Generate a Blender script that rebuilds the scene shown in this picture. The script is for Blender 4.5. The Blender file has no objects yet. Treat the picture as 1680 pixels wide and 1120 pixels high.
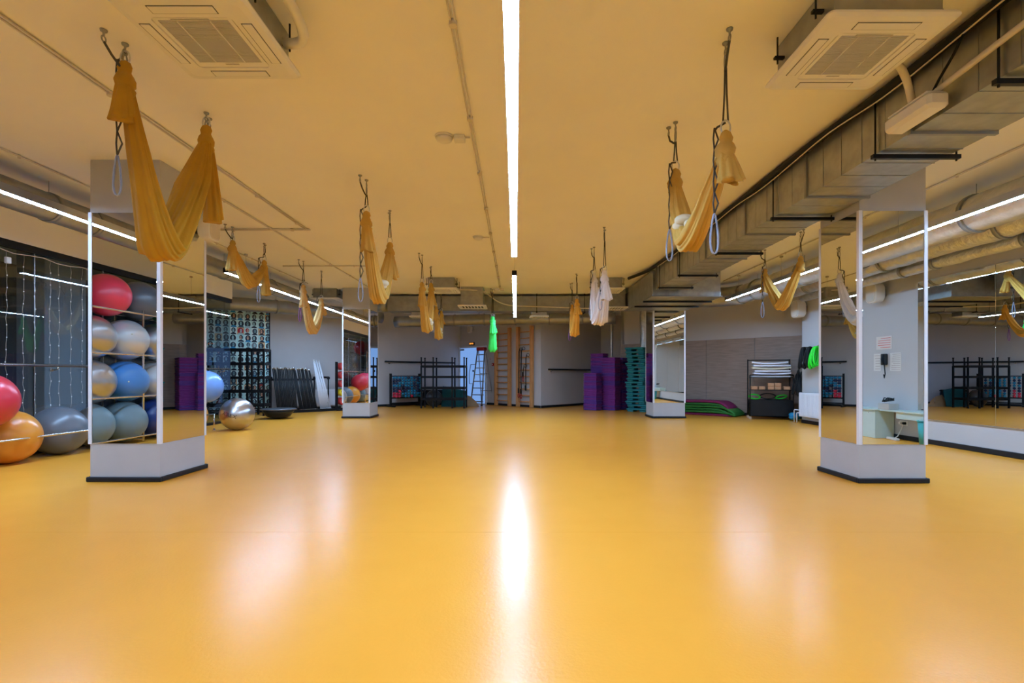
import bpy, math, random
from math import sin, cos, pi, radians as R
from mathutils import Vector, Matrix

random.seed(7)

def ordinal(n):
    return str(n) + ('th' if 10 <= n % 100 <= 20 else {1: 'st', 2: 'nd', 3: 'rd'}.get(n % 10, 'th'))

S = bpy.context.scene
C = S.collection

# ------------------------------------------------------------------ camera, world, exposure
cam_d = bpy.data.cameras.new('camera')
cam_d.sensor_width = 36.0
cam_d.lens = 36.0 * 820 / 1680
cam_d.shift_x = -6 / 1680
cam_d.shift_y = 55 / 1680
cam_d.clip_start = 0.05
cam = bpy.data.objects.new('camera', cam_d)
C.objects.link(cam)
cam.location = (0, 0, 1.05)
cam.rotation_euler = (R(90), 0, 0)
S.camera = cam

W = bpy.data.worlds.new('world')
S.world = W
W.use_nodes = True
W.node_tree.nodes['Background'].inputs[0].default_value = (0.05, 0.06, 0.08, 1)
W.node_tree.nodes['Background'].inputs[1].default_value = 0.05

S.view_settings.view_transform = 'Standard'
S.view_settings.look = 'None'
S.view_settings.gamma = 1
S.view_settings.use_curve_mapping = False
S.view_settings.exposure = 0.05
LED_STRENGTH = 168.0
LED_COLOR = (0.38, 0.63, 1.0)

cy = S.cycles
cy.use_denoising = True
cy.max_bounces = 11
cy.diffuse_bounces = 6
cy.glossy_bounces = 6
cy.transparent_max_bounces = 12
cy.transmission_bounces = 6
cy.sample_clamp_indirect = 3.0
cy.blur_glossy = 1.0

# ------------------------------------------------------------------ helpers
def srgb(r, g, b):
    f = lambda c: (c / 255 / 12.92) if c / 255 <= 0.04045 else ((c / 255 + 0.055) / 1.055) ** 2.4
    return (f(r), f(g), f(b))

MATS = {}

def mat(name, col, rough=0.5, metal=0.0, var=0.08, scale=6.0, bump=0.0, bscale=40.0, coat=0.0, spec=0.5, emit=None, estr=0.0, stretch=(1, 1, 1)):
    m = bpy.data.materials.new(name)
    m.use_nodes = True
    nt = m.node_tree
    p = nt.nodes['Principled BSDF']
    p.inputs['Roughness'].default_value = rough
    p.inputs['Metallic'].default_value = metal
    p.inputs['Specular IOR Level'].default_value = spec
    if coat:
        p.inputs['Coat Weight'].default_value = coat
        p.inputs['Coat Roughness'].default_value = 0.15
    tc = nt.nodes.new('ShaderNodeTexCoord')
    mp = nt.nodes.new('ShaderNodeMapping')
    mp.inputs['Scale'].default_value = stretch
    nt.links.new(tc.outputs['Object'], mp.inputs['Vector'])
    n = nt.nodes.new('ShaderNodeTexNoise')
    n.inputs['Scale'].default_value = scale
    n.inputs['Detail'].default_value = 3
    nt.links.new(mp.outputs['Vector'], n.inputs['Vector'])
    r = nt.nodes.new('ShaderNodeValToRGB')
    r.color_ramp.elements[0].position = 0.3
    r.color_ramp.elements[1].position = 0.7
    r.color_ramp.elements[0].color = tuple(c * (1 - var) for c in col) + (1,)
    r.color_ramp.elements[1].color = tuple(min(1, c * (1 + var)) for c in col) + (1,)
    nt.links.new(n.outputs['Fac'], r.inputs['Fac'])
    nt.links.new(r.outputs['Color'], p.inputs['Base Color'])
    if bump:
        n2 = nt.nodes.new('ShaderNodeTexNoise')
        n2.inputs['Scale'].default_value = bscale
        n2.inputs['Detail'].default_value = 4
        nt.links.new(mp.outputs['Vector'], n2.inputs['Vector'])
        b = nt.nodes.new('ShaderNodeBump')
        b.inputs['Strength'].default_value = bump
        b.inputs['Distance'].default_value = 0.02
        nt.links.new(n2.outputs['Fac'], b.inputs['Height'])
        nt.links.new(b.outputs['Normal'], p.inputs['Normal'])
    if emit:
        p.inputs['Emission Color'].default_value = emit + (1,)
        p.inputs['Emission Strength'].default_value = estr
    MATS[name] = m
    return m

class MB:
    """collects shapes that become one mesh"""
    def __init__(s):
        s.v = []; s.f = []; s.sm = []

    def add(s, vs, fs, smooth=False, M=None):
        o = len(s.v)
        if M is not None:
            vs = [M @ Vector(v) for v in vs]
        s.v += [tuple(v) for v in vs]
        for f in fs:
            s.f.append(tuple(i + o for i in f)); s.sm.append(smooth)
        return s

    def box(s, x0, x1, y0, y1, z0, z1, M=None):
        vs = [(x, y, z) for x in (x0, x1) for y in (y0, y1) for z in (z0, z1)]
        fs = [(0, 1, 3, 2), (4, 6, 7, 5), (0, 4, 5, 1), (2, 3, 7, 6), (0, 2, 6, 4), (1, 5, 7, 3)]
        return s.add(vs, fs, False, M)

    def cbox(s, x0, x1, y0, y1, z0, z1, c=0.01, M=None):
        c = min(c, (x1 - x0) * .45, (y1 - y0) * .45, (z1 - z0) * .45)
        lo, hi = (x0, y0, z0), (x1, y1, z1)
        vs = []; idx = {}
        for sx in (0, 1):
            for sy in (0, 1):
                for sz in (0, 1):
                    sg = (sx, sy, sz)
                    for a in range(3):
                        p = []
                        for k in range(3):
                            e = (lo, hi)[sg[k]][k]
                            if k != a:
                                e += c if sg[k] == 0 else -c
                            p.append(e)
                        idx[sg, a] = len(vs); vs.append(tuple(p))
        fs = []
        for a in range(3):
            b, d = (a + 1) % 3, (a + 2) % 3
            for sd in (0, 1):
                q = []
                for (i, j) in ((0, 0), (1, 0), (1, 1), (0, 1)):
                    sg = [0, 0, 0]; sg[a] = sd; sg[b] = i; sg[d] = j
                    q.append(idx[tuple(sg), a])
                fs.append(tuple(q if sd else q[::-1]))
        for a in range(3):
            b, d = (a + 1) % 3, (a + 2) % 3
            for i in (0, 1):
                for j in (0, 1):
                    s0 = [0, 0, 0]; s1 = [0, 0, 0]
                    s0[a] = 0; s1[a] = 1; s0[b] = s1[b] = i; s0[d] = s1[d] = j
                    q = (idx[tuple(s0), b], idx[tuple(s1), b], idx[tuple(s1), d], idx[tuple(s0), d])
                    fs.append(q if i != j else q[::-1])
        for sx in (0, 1):
            for sy in (0, 1):
                for sz in (0, 1):
                    t = tuple(idx[(sx, sy, sz), a] for a in range(3))
                    fs.append(t if (sx + sy + sz) % 2 else t[::-1])
        return s.add(vs, fs, False, M)

    def prism(s, poly, z0, z1, M=None, smooth=False):
        n = len(poly)
        vs = [(x, y, z0) for x, y in poly] + [(x, y, z1) for x, y in poly]
        fs = [tuple(range(n))[::-1], tuple(range(n, 2 * n))]
        s.add(vs, fs, False, M)
        o = len(s.v) - 2 * n
        for i in range(n):
            j = (i + 1) % n
            s.f.append((o + i, o + j, o + n + j, o + n + i)); s.sm.append(smooth)
        return s

    def lathe(s, prof, n=16, M=None, smooth=True):
        vs = []; fs = []; m = len(prof)
        for (r, z) in prof:
            for k in range(n):
                a = 2 * pi * k / n
                vs.append((r * cos(a), r * sin(a), z))
        for i in range(m - 1):
            for k in range(n):
                j = (k + 1) % n
                fs.append((i * n + k, i * n + j, (i + 1) * n + j, (i + 1) * n + k))
        s.add(vs, fs, smooth, M)
        o = len(s.v) - m * n
        if prof[0][0] > 1e-5:
            s.f.append(tuple(o + k for k in range(n))[::-1]); s.sm.append(False)
        if prof[-1][0] > 1e-5:
            s.f.append(tuple(o + (m - 1) * n + k for k in range(n))); s.sm.append(False)
        return s

    def cyl(s, p0, p1, r, n=12, r2=None):
        p0 = Vector(p0); p1 = Vector(p1); d = p1 - p0
        q = d.to_track_quat('Z', 'Y').to_matrix().to_4x4()
        M = Matrix.Translation(p0) @ q
        return s.lathe([(r, 0), (r if r2 is None else r2, d.length)], n, M)

    def tube(s, pts, r, n=8, closed=False, cap=True, flat=None):
        P = [Vector(p) for p in pts]; m = len(P)
        rr = r if isinstance(r, (list, tuple)) else [r] * m
        T = []
        for i in range(m):
            if closed:
                t = P[(i + 1) % m] - P[i - 1]
            else:
                t = P[min(i + 1, m - 1)] - P[max(i - 1, 0)]
            T.append(t.normalized() if t.length > 1e-9 else Vector((0, 0, 1)))
        up = Vector((1, 0, 0)) if abs(T[0].x) < .9 else Vector((0, 1, 0))
        u = (up - T[0] * up.dot(T[0])).normalized()
        vs = []; fs = []
        fa, fb = flat if flat else (1, 1)
        for i in range(m):
            u = u - T[i] * u.dot(T[i])
            if u.length < 1e-6:
                u = T[i].orthogonal()
            u.normalize()
            w = T[i].cross(u)
            for k in range(n):
                a = 2 * pi * k / n
                vs.append(P[i] + (u * cos(a) * fa + w * sin(a) * fb) * rr[i])
        for i in range(m if closed else m - 1):
            i2 = (i + 1) % m
            for k in range(n):
                j = (k + 1) % n
                fs.append((i * n + k, i * n + j, i2 * n + j, i2 * n + k))
        s.add(vs, fs, True)
        if cap and not closed:
            o = len(s.v) - m * n
            s.f.append(tuple(o + k for k in range(n))[::-1]); s.sm.append(False)
            s.f.append(tuple(o + (m - 1) * n + k for k in range(n))); s.sm.append(False)
        return s

    def ball(s, c, r, n=12, sc=(1, 1, 1)):
        pr = [(max(1e-6, r * sin(pi * i / (n // 2 + 1))), -r * cos(pi * i / (n // 2 + 1))) for i in range(n // 2 + 2)]
        M = Matrix.Translation(Vector(c)) @ Matrix.Diagonal((*sc, 1))
        return s.lathe(pr, n, M)

    def ring(s, c, ra, rb, r, axis='x', n=20, k=6):
        c = Vector(c); pts = []
        for i in range(n):
            a = 2 * pi * i / n
            q = (0, ra * cos(a), rb * sin(a)) if axis == 'x' else (ra * cos(a), 0, rb * sin(a)) if axis == 'y' else (ra * cos(a), rb * sin(a), 0)
            pts.append(c + Vector(q))
        return s.tube(pts, r, k, closed=True)

    def mesh(s, name):
        me = bpy.data.meshes.new(name)
        me.from_pydata(s.v, [], s.f)
        me.polygons.foreach_set('use_smooth', s.sm)
        me.update()
        return me

def obj(name, mb, m, parent=None, loc=(0, 0, 0), rot=(0, 0, 0), label=None):
    me = mb.mesh(name) if isinstance(mb, MB) else mb
    o = bpy.data.objects.new(name, me)
    C.objects.link(o)
    if isinstance(m, str):
        m = MATS[m]
    if isinstance(mb, MB) or not me.materials:
        me.materials.clear(); me.materials.append(m)
    else:
        if me.materials[0] != m:
            o.material_slots[0].link = 'OBJECT'; o.material_slots[0].material = m
    o.location = loc; o.rotation_euler = rot
    if parent:
        o.parent = parent
    if label:
        o['label'] = label
    return o

def tag(o, label, cat, group=None):
    o['label'] = label; o['category'] = cat
    if group:
        o['group'] = group
    return o

def thing(name, label, cat, loc=(0, 0, 0), rz=0.0, group=None):
    o = bpy.data.objects.new(name, None)
    C.objects.link(o)
    o.empty_display_size = .1
    o.location = loc; o.rotation_euler = (0, 0, rz)
    return tag(o, label, cat, group)

def struct(name, mb, m, loc=(0, 0, 0), rot=(0, 0, 0), label=None):
    o = obj(name, mb, m, None, loc, rot)
    o['kind'] = 'structure'
    if label:
        o['label'] = label
    return o

def dup(root, loc, rz, label=None, group=None):
    r = root.copy(); C.objects.link(r)
    r.location = loc; r.rotation_euler = (0, 0, rz)
    if label:
        r['label'] = label
    if group:
        r['group'] = group
    for ch in list(root.children):
        c = ch.copy(); C.objects.link(c); c.parent = r
        for g in list(ch.children):
            d = g.copy(); C.objects.link(d); d.parent = c
    return r

def text_mesh(body, size, depth=0.0, align='CENTER'):
    cu = bpy.data.curves.new('text', 'FONT')
    cu.body = body; cu.size = size; cu.extrude = depth
    cu.align_x = align; cu.align_y = 'CENTER'
    cu.resolution_u = 3
    t = bpy.data.objects.new('text', cu)
    C.objects.link(t)
    dg = bpy.context.evaluated_depsgraph_get()
    me = bpy.data.meshes.new_from_object(t.evaluated_get(dg))
    bpy.data.objects.remove(t); bpy.data.curves.remove(cu)
    return me

CEIL = 3.17

# ------------------------------------------------------------------ materials
def floor_mat():
    m = bpy.data.materials.new('orange_vinyl'); m.use_nodes = True
    nt = m.node_tree; p = nt.nodes['Principled BSDF']
    geo = nt.nodes.new('ShaderNodeNewGeometry')
    n1 = nt.nodes.new('ShaderNodeTexNoise'); n1.inputs['Scale'].default_value = 1.1; n1.inputs['Detail'].default_value = 5
    n2 = nt.nodes.new('ShaderNodeTexNoise'); n2.inputs['Scale'].default_value = 60; n2.inputs['Detail'].default_value = 3
    n3 = nt.nodes.new('ShaderNodeTexNoise'); n3.inputs['Scale'].default_value = 3; n3.inputs['Detail'].default_value = 6
    for n in (n1, n2, n3):
        nt.links.new(geo.outputs['Position'], n.inputs['Vector'])
    r = nt.nodes.new('ShaderNodeValToRGB')
    a, b = (.77, .316, .032), (.81, .340, .038)
    r.color_ramp.elements[0].position = .3; r.color_ramp.elements[0].color = a + (1,)
    r.color_ramp.elements[1].position = .7; r.color_ramp.elements[1].color = b + (1,)
    mix = nt.nodes.new('ShaderNodeMath'); mix.operation = 'ADD'
    ma = nt.nodes.new('ShaderNodeMath'); ma.operation = 'MULTIPLY'; ma.inputs[1].default_value = .5
    mb_ = nt.nodes.new('ShaderNodeMath'); mb_.operation = 'MULTIPLY'; mb_.inputs[1].default_value = .5
    nt.links.new(n1.outputs['Fac'], ma.inputs[0]); nt.links.new(n3.outputs['Fac'], mb_.inputs[0])
    nt.links.new(ma.outputs[0], mix.inputs[0]); nt.links.new(mb_.outputs[0], mix.inputs[1])
    nt.links.new(mix.outputs[0], r.inputs['Fac']); nt.links.new(r.outputs['Color'], p.inputs['Base Color'])
    p.inputs['Roughness'].default_value = .25
    bp = nt.nodes.new('ShaderNodeBump'); bp.inputs['Strength'].default_value = .05; bp.inputs['Distance'].default_value = .02
    nt.links.new(n2.outputs['Fac'], bp.inputs['Height']); nt.links.new(bp.outputs['Normal'], p.inputs['Normal'])
    p.inputs['Specular IOR Level'].default_value = .24
    MATS['floor'] = m

floor_mat()
mat('ceiling', (.93, .92, .88), .9, var=.015, scale=1.5, bump=.02, bscale=30)
mat('wall_grey', (.50, .48, .47), .85, var=.03, scale=2, bump=.03, bscale=60)
mat('wall_white', (.46, .455, .455), .8, var=.02, scale=2, bump=.03, bscale=60)
mat('wall_dark', (.10, .10, .105), .7, var=.1, scale=2)
mat('column_paint', (.42, .415, .42), .7, var=.03, scale=4, bump=.02, bscale=60)
mat('taupe_panel', srgb(150, 132, 120), .6, var=.16, scale=5, stretch=(.6, 1, 6), bump=.04, bscale=20)
mat('black_rubber', (.011, .012, .015), .5, var=.2, spec=.25)
mat('black_metal', (.008, .008, .009), .45, var=.2, spec=.2)
mat('dark_plastic', (.016, .017, .019), .42, var=.2, spec=.25)
mat('chrome', (.72, .72, .74), .18, 1.0, var=.03)
mat('aluminium', (.62, .63, .66), .35, 1.0, var=.05)
mat('white_trim', (.74, .75, .79), .35, var=.02)
mat('zinc', (.36, .36, .34), .42, .85, var=.14, scale=9, bump=.03, bscale=6)
mat('zinc_dark', (.30, .30, .285), .45, .75, var=.12, scale=7)
mat('foil', (.66, .65, .62), .34, .7, var=.12, scale=8, bump=.8, bscale=9)
mat('foil_crinkled', (.66, .65, .62), .3, .85, var=.12, scale=10, bump=1.0, bscale=16)
mat('spiral_duct', (.34, .34, .34), .42, .85, var=.1, scale=6)
mat('ac_white', (.74, .73, .70), .5, var=.015)
mat('ac_dark', (.045, .045, .045), .7, var=.05)
mat('ac_grille', (.66, .65, .62), .6, var=.02)
mat('cable_black', (.009, .009, .009), .6, var=.2, spec=.2)
mat('cable_cream', (.62, .56, .46), .6, var=.05)
mat('cable_grey', (.42, .40, .37), .55, var=.05)
mat('wood_pine', srgb(196, 140, 84), .5, var=.14, scale=5, stretch=(3, 3, .6))
mat('mustard', srgb(176, 130, 16), .85, var=.10, scale=5, bump=.12, bscale=60)
mat('ochre', srgb(190, 150, 66), .85, var=.10, scale=5, bump=.12, bscale=60)
mat('beige_cloth', srgb(198, 160, 96), .85, var=.08, scale=5, bump=.1, bscale=60)
mat('yellow_cloth', srgb(206, 150, 50), .85, var=.08, scale=5, bump=.1, bscale=60)
mat('white_cloth', (.74, .71, .72), .85, var=.05, scale=5, bump=.1, bscale=60)
mat('green_cloth', srgb(60, 225, 95), .8, var=.12, scale=5, bump=.1, bscale=60)
mat('cream_cloth', srgb(215, 205, 175), .85, var=.06, scale=5, bump=.1, bscale=60)
mat('strap', (.05, .045, .04), .7, var=.2)
mat('strap_blue', (.26, .30, .42), .6, var=.2)
mat('strap_purple', srgb(120, 50, 120), .7, var=.15)
mat('purple_foam', srgb(118, 44, 128), .7, var=.12, scale=4)
mat('violet_foam', srgb(92, 54, 140), .7, var=.12, scale=4)
mat('teal_foam', srgb(20, 120, 128), .65, var=.14, scale=6)
mat('teal_mat', srgb(14, 92, 100), .75, var=.1)
mat('green_mat', srgb(40, 110, 36), .75, var=.12)
mat('magenta_mat', srgb(130, 22, 78), .75, var=.1)
mat('red_foam', srgb(190, 45, 42), .6, var=.12)
mat('yellow_foam', srgb(225, 190, 20), .6, var=.08)
mat('red_plastic', srgb(150, 14, 16), .5, var=.08)
mat('neon_green', srgb(30, 220, 40), .5, var=.08)
mat('cork', srgb(190, 140, 100), .75, var=.12, scale=30)
mat('cardboard', srgb(150, 118, 84), .8, var=.08)
mat('paper', (.70, .70, .68), .8, var=.02)
mat('mint', srgb(196, 214, 208), .5, var=.03)
mat('teal_plastic', srgb(60, 160, 160), .4, var=.05)
mat('dumb_teal', srgb(20, 130, 170), .45, var=.1)
mat('dumb_navy', srgb(18, 40, 78), .45, var=.1)
mat('dumb_red', srgb(215, 40, 70), .45, var=.1)
mat('curtain', (.035, .038, .045), .85, var=.2)
for nm, c in dict(red=(196, 44, 60), pink=(200, 50, 80), orange=(216, 138, 42), grey=(92, 98, 106), slate=(104, 122, 128), blue=(62, 118, 178), sky=(108, 148, 208), navy=(16, 42, 104), charcoal=(74, 74, 78), green=(24, 104, 72)).items():
    mat('ball_' + nm, srgb(*c), .32, var=.03, scale=3, spec=.5, coat=.15)
mat('ball_silver', (.60, .60, .62), .28, 1.0, var=.04, scale=3)
mat('ball_pearl', (.68, .68, .68), .32, .7, var=.04, scale=3)

def mirror_mat():
    m = bpy.data.materials.new('mirror'); m.use_nodes = True
    p = m.node_tree.nodes['Principled BSDF']
    p.inputs['Base Color'].default_value = (.80, .83, .82, 1)
    p.inputs['Metallic'].default_value = 1; p.inputs['Roughness'].default_value = 0.0
    MATS['mirror'] = m
mirror_mat()

def glass_mat():
    m = bpy.data.materials.new('tinted_glass'); m.use_nodes = True
    nt = m.node_tree; nt.nodes.remove(nt.nodes['Principled BSDF'])
    out = nt.nodes['Material Output']
    t = nt.nodes.new('ShaderNodeBsdfTransparent'); t.inputs[0].default_value = (.72, .78, .82, 1)
    g = nt.nodes.new('ShaderNodeBsdfGlossy'); g.inputs['Roughness'].default_value = 0.0; g.inputs[0].default_value = (.9, .95, 1, 1)
    f = nt.nodes.new('ShaderNodeFresnel'); f.inputs[0].default_value = 1.75
    mx = nt.nodes.new('ShaderNodeMixShader')
    gm = nt.nodes.new('ShaderNodeNewGeometry')
    inv = nt.nodes.new('ShaderNodeMath'); inv.operation = 'SUBTRACT'; inv.inputs[0].default_value = 1.0
    mu = nt.nodes.new('ShaderNodeMath'); mu.operation = 'MULTIPLY'
    nt.links.new(gm.outputs['Backfacing'], inv.inputs[1]); nt.links.new(f.outputs[0], mu.inputs[0]); nt.links.new(inv.outputs[0], mu.inputs[1])
    nt.links.new(mu.outputs[0], mx.inputs[0]); nt.links.new(t.outputs[0], mx.inputs[1]); nt.links.new(g.outputs[0], mx.inputs[2])
    nt.links.new(mx.outputs[0], out.inputs['Surface'])
    MATS['glass'] = m
glass_mat()

def emis(name, col, s):
    m = bpy.data.materials.new(name); m.use_nodes = True
    nt = m.node_tree; nt.nodes.remove(nt.nodes['Principled BSDF'])
    e = nt.nodes.new('ShaderNodeEmission'); e.inputs[0].default_value = col + (1,); e.inputs[1].default_value = s
    nt.links.new(e.outputs[0], nt.nodes['Material Output'].inputs['Surface'])
    MATS[name] = m
emis('led', LED_COLOR, LED_STRENGTH)
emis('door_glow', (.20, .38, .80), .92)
emis('exit_letters', (1.0, .35, .05), 2.5)
mat('bulb', (.7, .72, .75), .3, var=.02)

def poster_mat():
    m = bpy.data.materials.new('portrait_print'); m.use_nodes = True
    nt = m.node_tree; L = nt.links; p = nt.nodes['Principled BSDF']; p.inputs['Roughness'].default_value = .6
    def math_(op, a, b=None, c=None):
        n = nt.nodes.new('ShaderNodeMath'); n.operation = op
        for i, x in enumerate((a, b, c)):
            if x is None: continue
            if isinstance(x, (int, float)): n.inputs[i].default_value = x
            else: L.new(x, n.inputs[i])
        return n.outputs[0]
    tc = nt.nodes.new('ShaderNodeTexCoord'); sp = nt.nodes.new('ShaderNodeSeparateXYZ'); L.new(tc.outputs['Object'], sp.inputs[0])
    u = math_('DIVIDE', math_('ADD', sp.outputs['X'], 10), .178); v = math_('DIVIDE', sp.outputs['Z'], .196)
    cu, cv = math_('FLOOR', u), math_('FLOOR', v)
    fu, fv = math_('SUBTRACT', math_('FRACT', u), .5), math_('FRACT', v)
    cb = nt.nodes.new('ShaderNodeCombineXYZ'); L.new(cu, cb.inputs[0]); L.new(cv, cb.inputs[1])
    def rnd(z):
        c2 = nt.nodes.new('ShaderNodeVectorMath'); c2.operation = 'ADD'; L.new(cb.outputs[0], c2.inputs[0]); c2.inputs[1].default_value = (.5, .5, z)
        w = nt.nodes.new('ShaderNodeTexWhiteNoise'); w.noise_dimensions = '3D'; L.new(c2.outputs[0], w.inputs[0]); return w.outputs['Value']
    r1, r2, r3, r4, r5 = [rnd(k * 3.7 + .3) for k in range(5)]
    fu = math_('ADD', fu, math_('MULTIPLY', math_('SUBTRACT', r5, .5), .16))
    def ell(cx, cyy, rx, ry):
        a = math_('DIVIDE', math_('SUBTRACT', fu, cx), rx); b = math_('DIVIDE', math_('SUBTRACT', fv, cyy), ry)
        return math_('LESS_THAN', math_('ADD', math_('MULTIPLY', a, a), math_('MULTIPLY', b, b)), 1.0)
    hair = ell(0, math_('SUBTRACT', .62, math_('MULTIPLY', r2, .12)), math_('ADD', .26, math_('MULTIPLY', r2, .16)), math_('ADD', .31, math_('MULTIPLY', r2, .14)))
    face = ell(math_('MULTIPLY', math_('SUBTRACT', r3, .5), .1), .56, .15, .25)
    eyes = math_('MULTIPLY', math_('LESS_THAN', math_('ABSOLUTE', math_('SUBTRACT', fv, .6)), .035), math_('LESS_THAN', math_('ABSOLUTE', math_('SUBTRACT', math_('ABSOLUTE', fu), .075)), .045))
    body = ell(0, -.06, .42, .34)
    def ramp(fac, cols):
        n = nt.nodes.new('ShaderNodeValToRGB'); n.color_ramp.interpolation = 'CONSTANT'; L.new(fac, n.inputs[0])
        e = n.color_ramp.elements
        while len(e) < len(cols): e.new(.5)
        for i, (q, c) in enumerate(cols): e[i].position = q; e[i].color = c + (1,)
        return n.outputs[0]
    bg = ramp(r1, [(0, srgb(214, 246, 240)), (.5, srgb(196, 238, 234)), (.8, srgb(228, 248, 242)), (.955, srgb(226, 190, 140)), (.985, srgb(205, 40, 40))])
    hc = ramp(r3, [(0, srgb(18, 24, 36)), (.6, srgb(40, 50, 64)), (.86, srgb(150, 52, 28)), (.9, srgb(120, 128, 130)), (.985, srgb(190, 30, 40))])
    fc = ramp(r4, [(0, srgb(160, 200, 200)), (.45, srgb(120, 156, 160)), (.75, srgb(214, 170, 140)), (.9, srgb(190, 218, 214))])
    bc = ramp(r2, [(0, srgb(22, 30, 44)), (.55, srgb(60, 84, 98)), (.8, srgb(30, 140, 190)), (.9, srgb(170, 200, 200))])
    def mixc(f, a, b):
        n = nt.nodes.new('ShaderNodeMix'); n.data_type = 'RGBA'; L.new(f, n.inputs[0]); L.new(a, n.inputs[6]); L.new(b, n.inputs[7]); return n.outputs[2]
    c = mixc(hair, bg, hc); c = mixc(body, c, bc); c = mixc(face, c, fc); c = mixc(eyes, c, hc)
    L.new(c, p.inputs['Base Color'])
    MATS['poster'] = m
poster_mat()

# ------------------------------------------------------------------ room shell
fl = struct('floor', MB().box(-11, 9.5, -5, 21, -.3, -.006), 'black_rubber')
y = 3.34 - 2 * 4.2
edges = []
while y < 21:
    edges.append(y); y += 2.1
for i in range(len(edges) - 1):
    y0, y1 = max(-5, edges[i]) + .0009, min(21, edges[i + 1]) - .0009
    if y1 - y0 > .05:
        obj('vinyl_sheet', MB().box(-11, 9.5, y0, y1, -.006, 0), 'floor', fl)
struct('ceiling', MB().box(-11, 9.5, -5, 21, CEIL, CEIL + .2), 'ceiling')

def wall(name, p0, p1, z0, z1, m, t=.12):
    """local x runs from p0 to p1, local -y faces the room"""
    d = Vector(p1) - Vector(p0)
    return struct(name, MB().box(0, d.length, 0, t, z0, z1), m, (p0[0], p0[1], 0), (0, 0, math.atan2(d.y, d.x)))

def frame(p0, p1):
    d = (Vector(p1) - Vector(p0)); e = d.normalized(); rz = math.atan2(d.y, d.x); yv = Vector((-e.y, e.x))
    def at(s, off=0.0, z=0.0):
        q = Vector(p0) + e * s - yv * off
        return (q.x, q.y, z)
    return at, rz, d.length

WL = ((-9.6, 11.7), (-2.1, 18.9))
WD = ((-2.1, 18.9), (.8, 15.9))
WR = ((3.28, 15.6), (8.1, 10.78))
WQ = ((.8, 15.9), (3.1, 18.2))
wall('wall_far_left', *WL, 0, CEIL, 'wall_grey')
wall('wall_far_centre', *WD, 0, CEIL, 'wall_grey')
wall('wall_recess', *WQ, 0, CEIL, 'wall_grey')
wall('wall_recess_end', (3.1, 18.2), (4.9, 16.7), 0, CEIL, 'wall_grey')
wall('wall_recess_return', (4.85, 17.17), (3.28, 15.6), 0, CEIL, 'wall_white')
wr = wall('wall_far_right', *WR, 0, CEIL, 'wall_grey')
wall('wall_right', (6.30, 11.0), (6.30, -4.6), 0, CEIL, 'wall_white')
wall('wall_right_return', (8.2, 11.0), (6.30, 11.0), 0, CEIL, 'wall_white', .01)
wall('wall_back', (6.42, -4.5), (-9.8, -4.5), 0, CEIL, 'wall_white')
wall('wall_corridor', (-9.6, -4.6), (-9.6, 12.0), 0, CEIL, 'wall_dark')
struct('wall_left_bulkhead', MB().box(-6.5, -6.35, -4.5, 11.2, 2.75, CEIL), 'ceiling')
struct('wall_corridor_pillar', MB().cbox(-7.75, -7.3, 7.75, 8.5, 0, CEIL, .01), 'wall_white')
# laminate panels on the far right wall, each with its own joint
atR, rzR, lenR = frame(*WR)
s = .0
for k in range(5):
    s0 = .23 + (k - 0) * 1.26 - .0
    s1 = min(s0 + 1.252, lenR - .02)
    if k == 0:
        obj('wall_panel', MB().cbox(.01, .222, -.022, -.001, .08, 2.0, .003), 'taupe_panel', wr)
    if s1 > s0 + .1:
        obj('wall_panel', MB().cbox(s0, s1, -.022, -.001, .08, 2.0, .003), 'taupe_panel', wr)

def skirting(name, p0, p1):
    d = Vector(p1) - Vector(p0)
    struct(name, MB().cbox(0, d.length, -.018, -.0, .001, .075, .006), 'black_rubber', (p0[0], p0[1], 0), (0, 0, math.atan2(d.y, d.x)))
skirting('baseboard_far_left', *WL)
skirting('baseboard_far_centre', (-1.02, 17.783), WD[1])
skirting('baseboard_recess', *WQ)
skirting('baseboard_far_right', *WR)
skirting('baseboard_right', (6.30, 11.0), (6.30, -4.5))
skirting('baseboard_return', (4.85, 17.17), (3.28, 15.6))
skirting('baseboard_back', (6.30, -4.5), (-6.3, -4.5))

# glass partition on the left
win = struct('window_1', MB().box(-6.44, -6.36, -4.5, 11.2, 0.001, .05).box(-6.44, -6.36, -4.5, 11.2, 2.66, 2.75), 'black_metal', label='tinted glass partition behind the exercise balls')
yy = 11.2
while yy > -4.4:
    y0 = max(-4.5, yy - 1.52)
    obj('pane', MB().box(-6.406, -6.394, y0 + .004, yy - .004, .05, 2.66), 'glass', win)
    obj('mullion', MB().box(-6.412, -6.388, y0 - .004, y0 + .004, .05, 2.66), 'aluminium', win)
    yy -= 1.52

# door in the far wall
atD, rzD, lenD = frame(*WD)
dr = struct('door_1', MB().box(-.02, .06, -.05, -.001, 0.001, 2.1).box(1.5, 1.56, -.05, -.001, 0.001, 2.1).box(.06, 1.5, -.05, -.001, 2.05, 2.1), 'white_trim', (WD[0][0], WD[0][1], 0), (0, 0, rzD), label='backlit frosted double door under the exit sign')
for (a, b, h) in ((.065, .64, .45), (.66, 1.495, .84)):
    lf = obj('door_leaf', MB().cbox(a, b, -.035, -.01, .03, 2.045, .004), 'door_glow', dr)
    obj('door_knob', MB().cyl((h, -.035, 1.2), (h, -.06, 1.2), .035, 14), 'black_metal', lf)
obj('door_closer', MB().cbox(.1, .32, -.085, -.04, 1.96, 2.02, .01), 'zinc_dark', dr)

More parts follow.
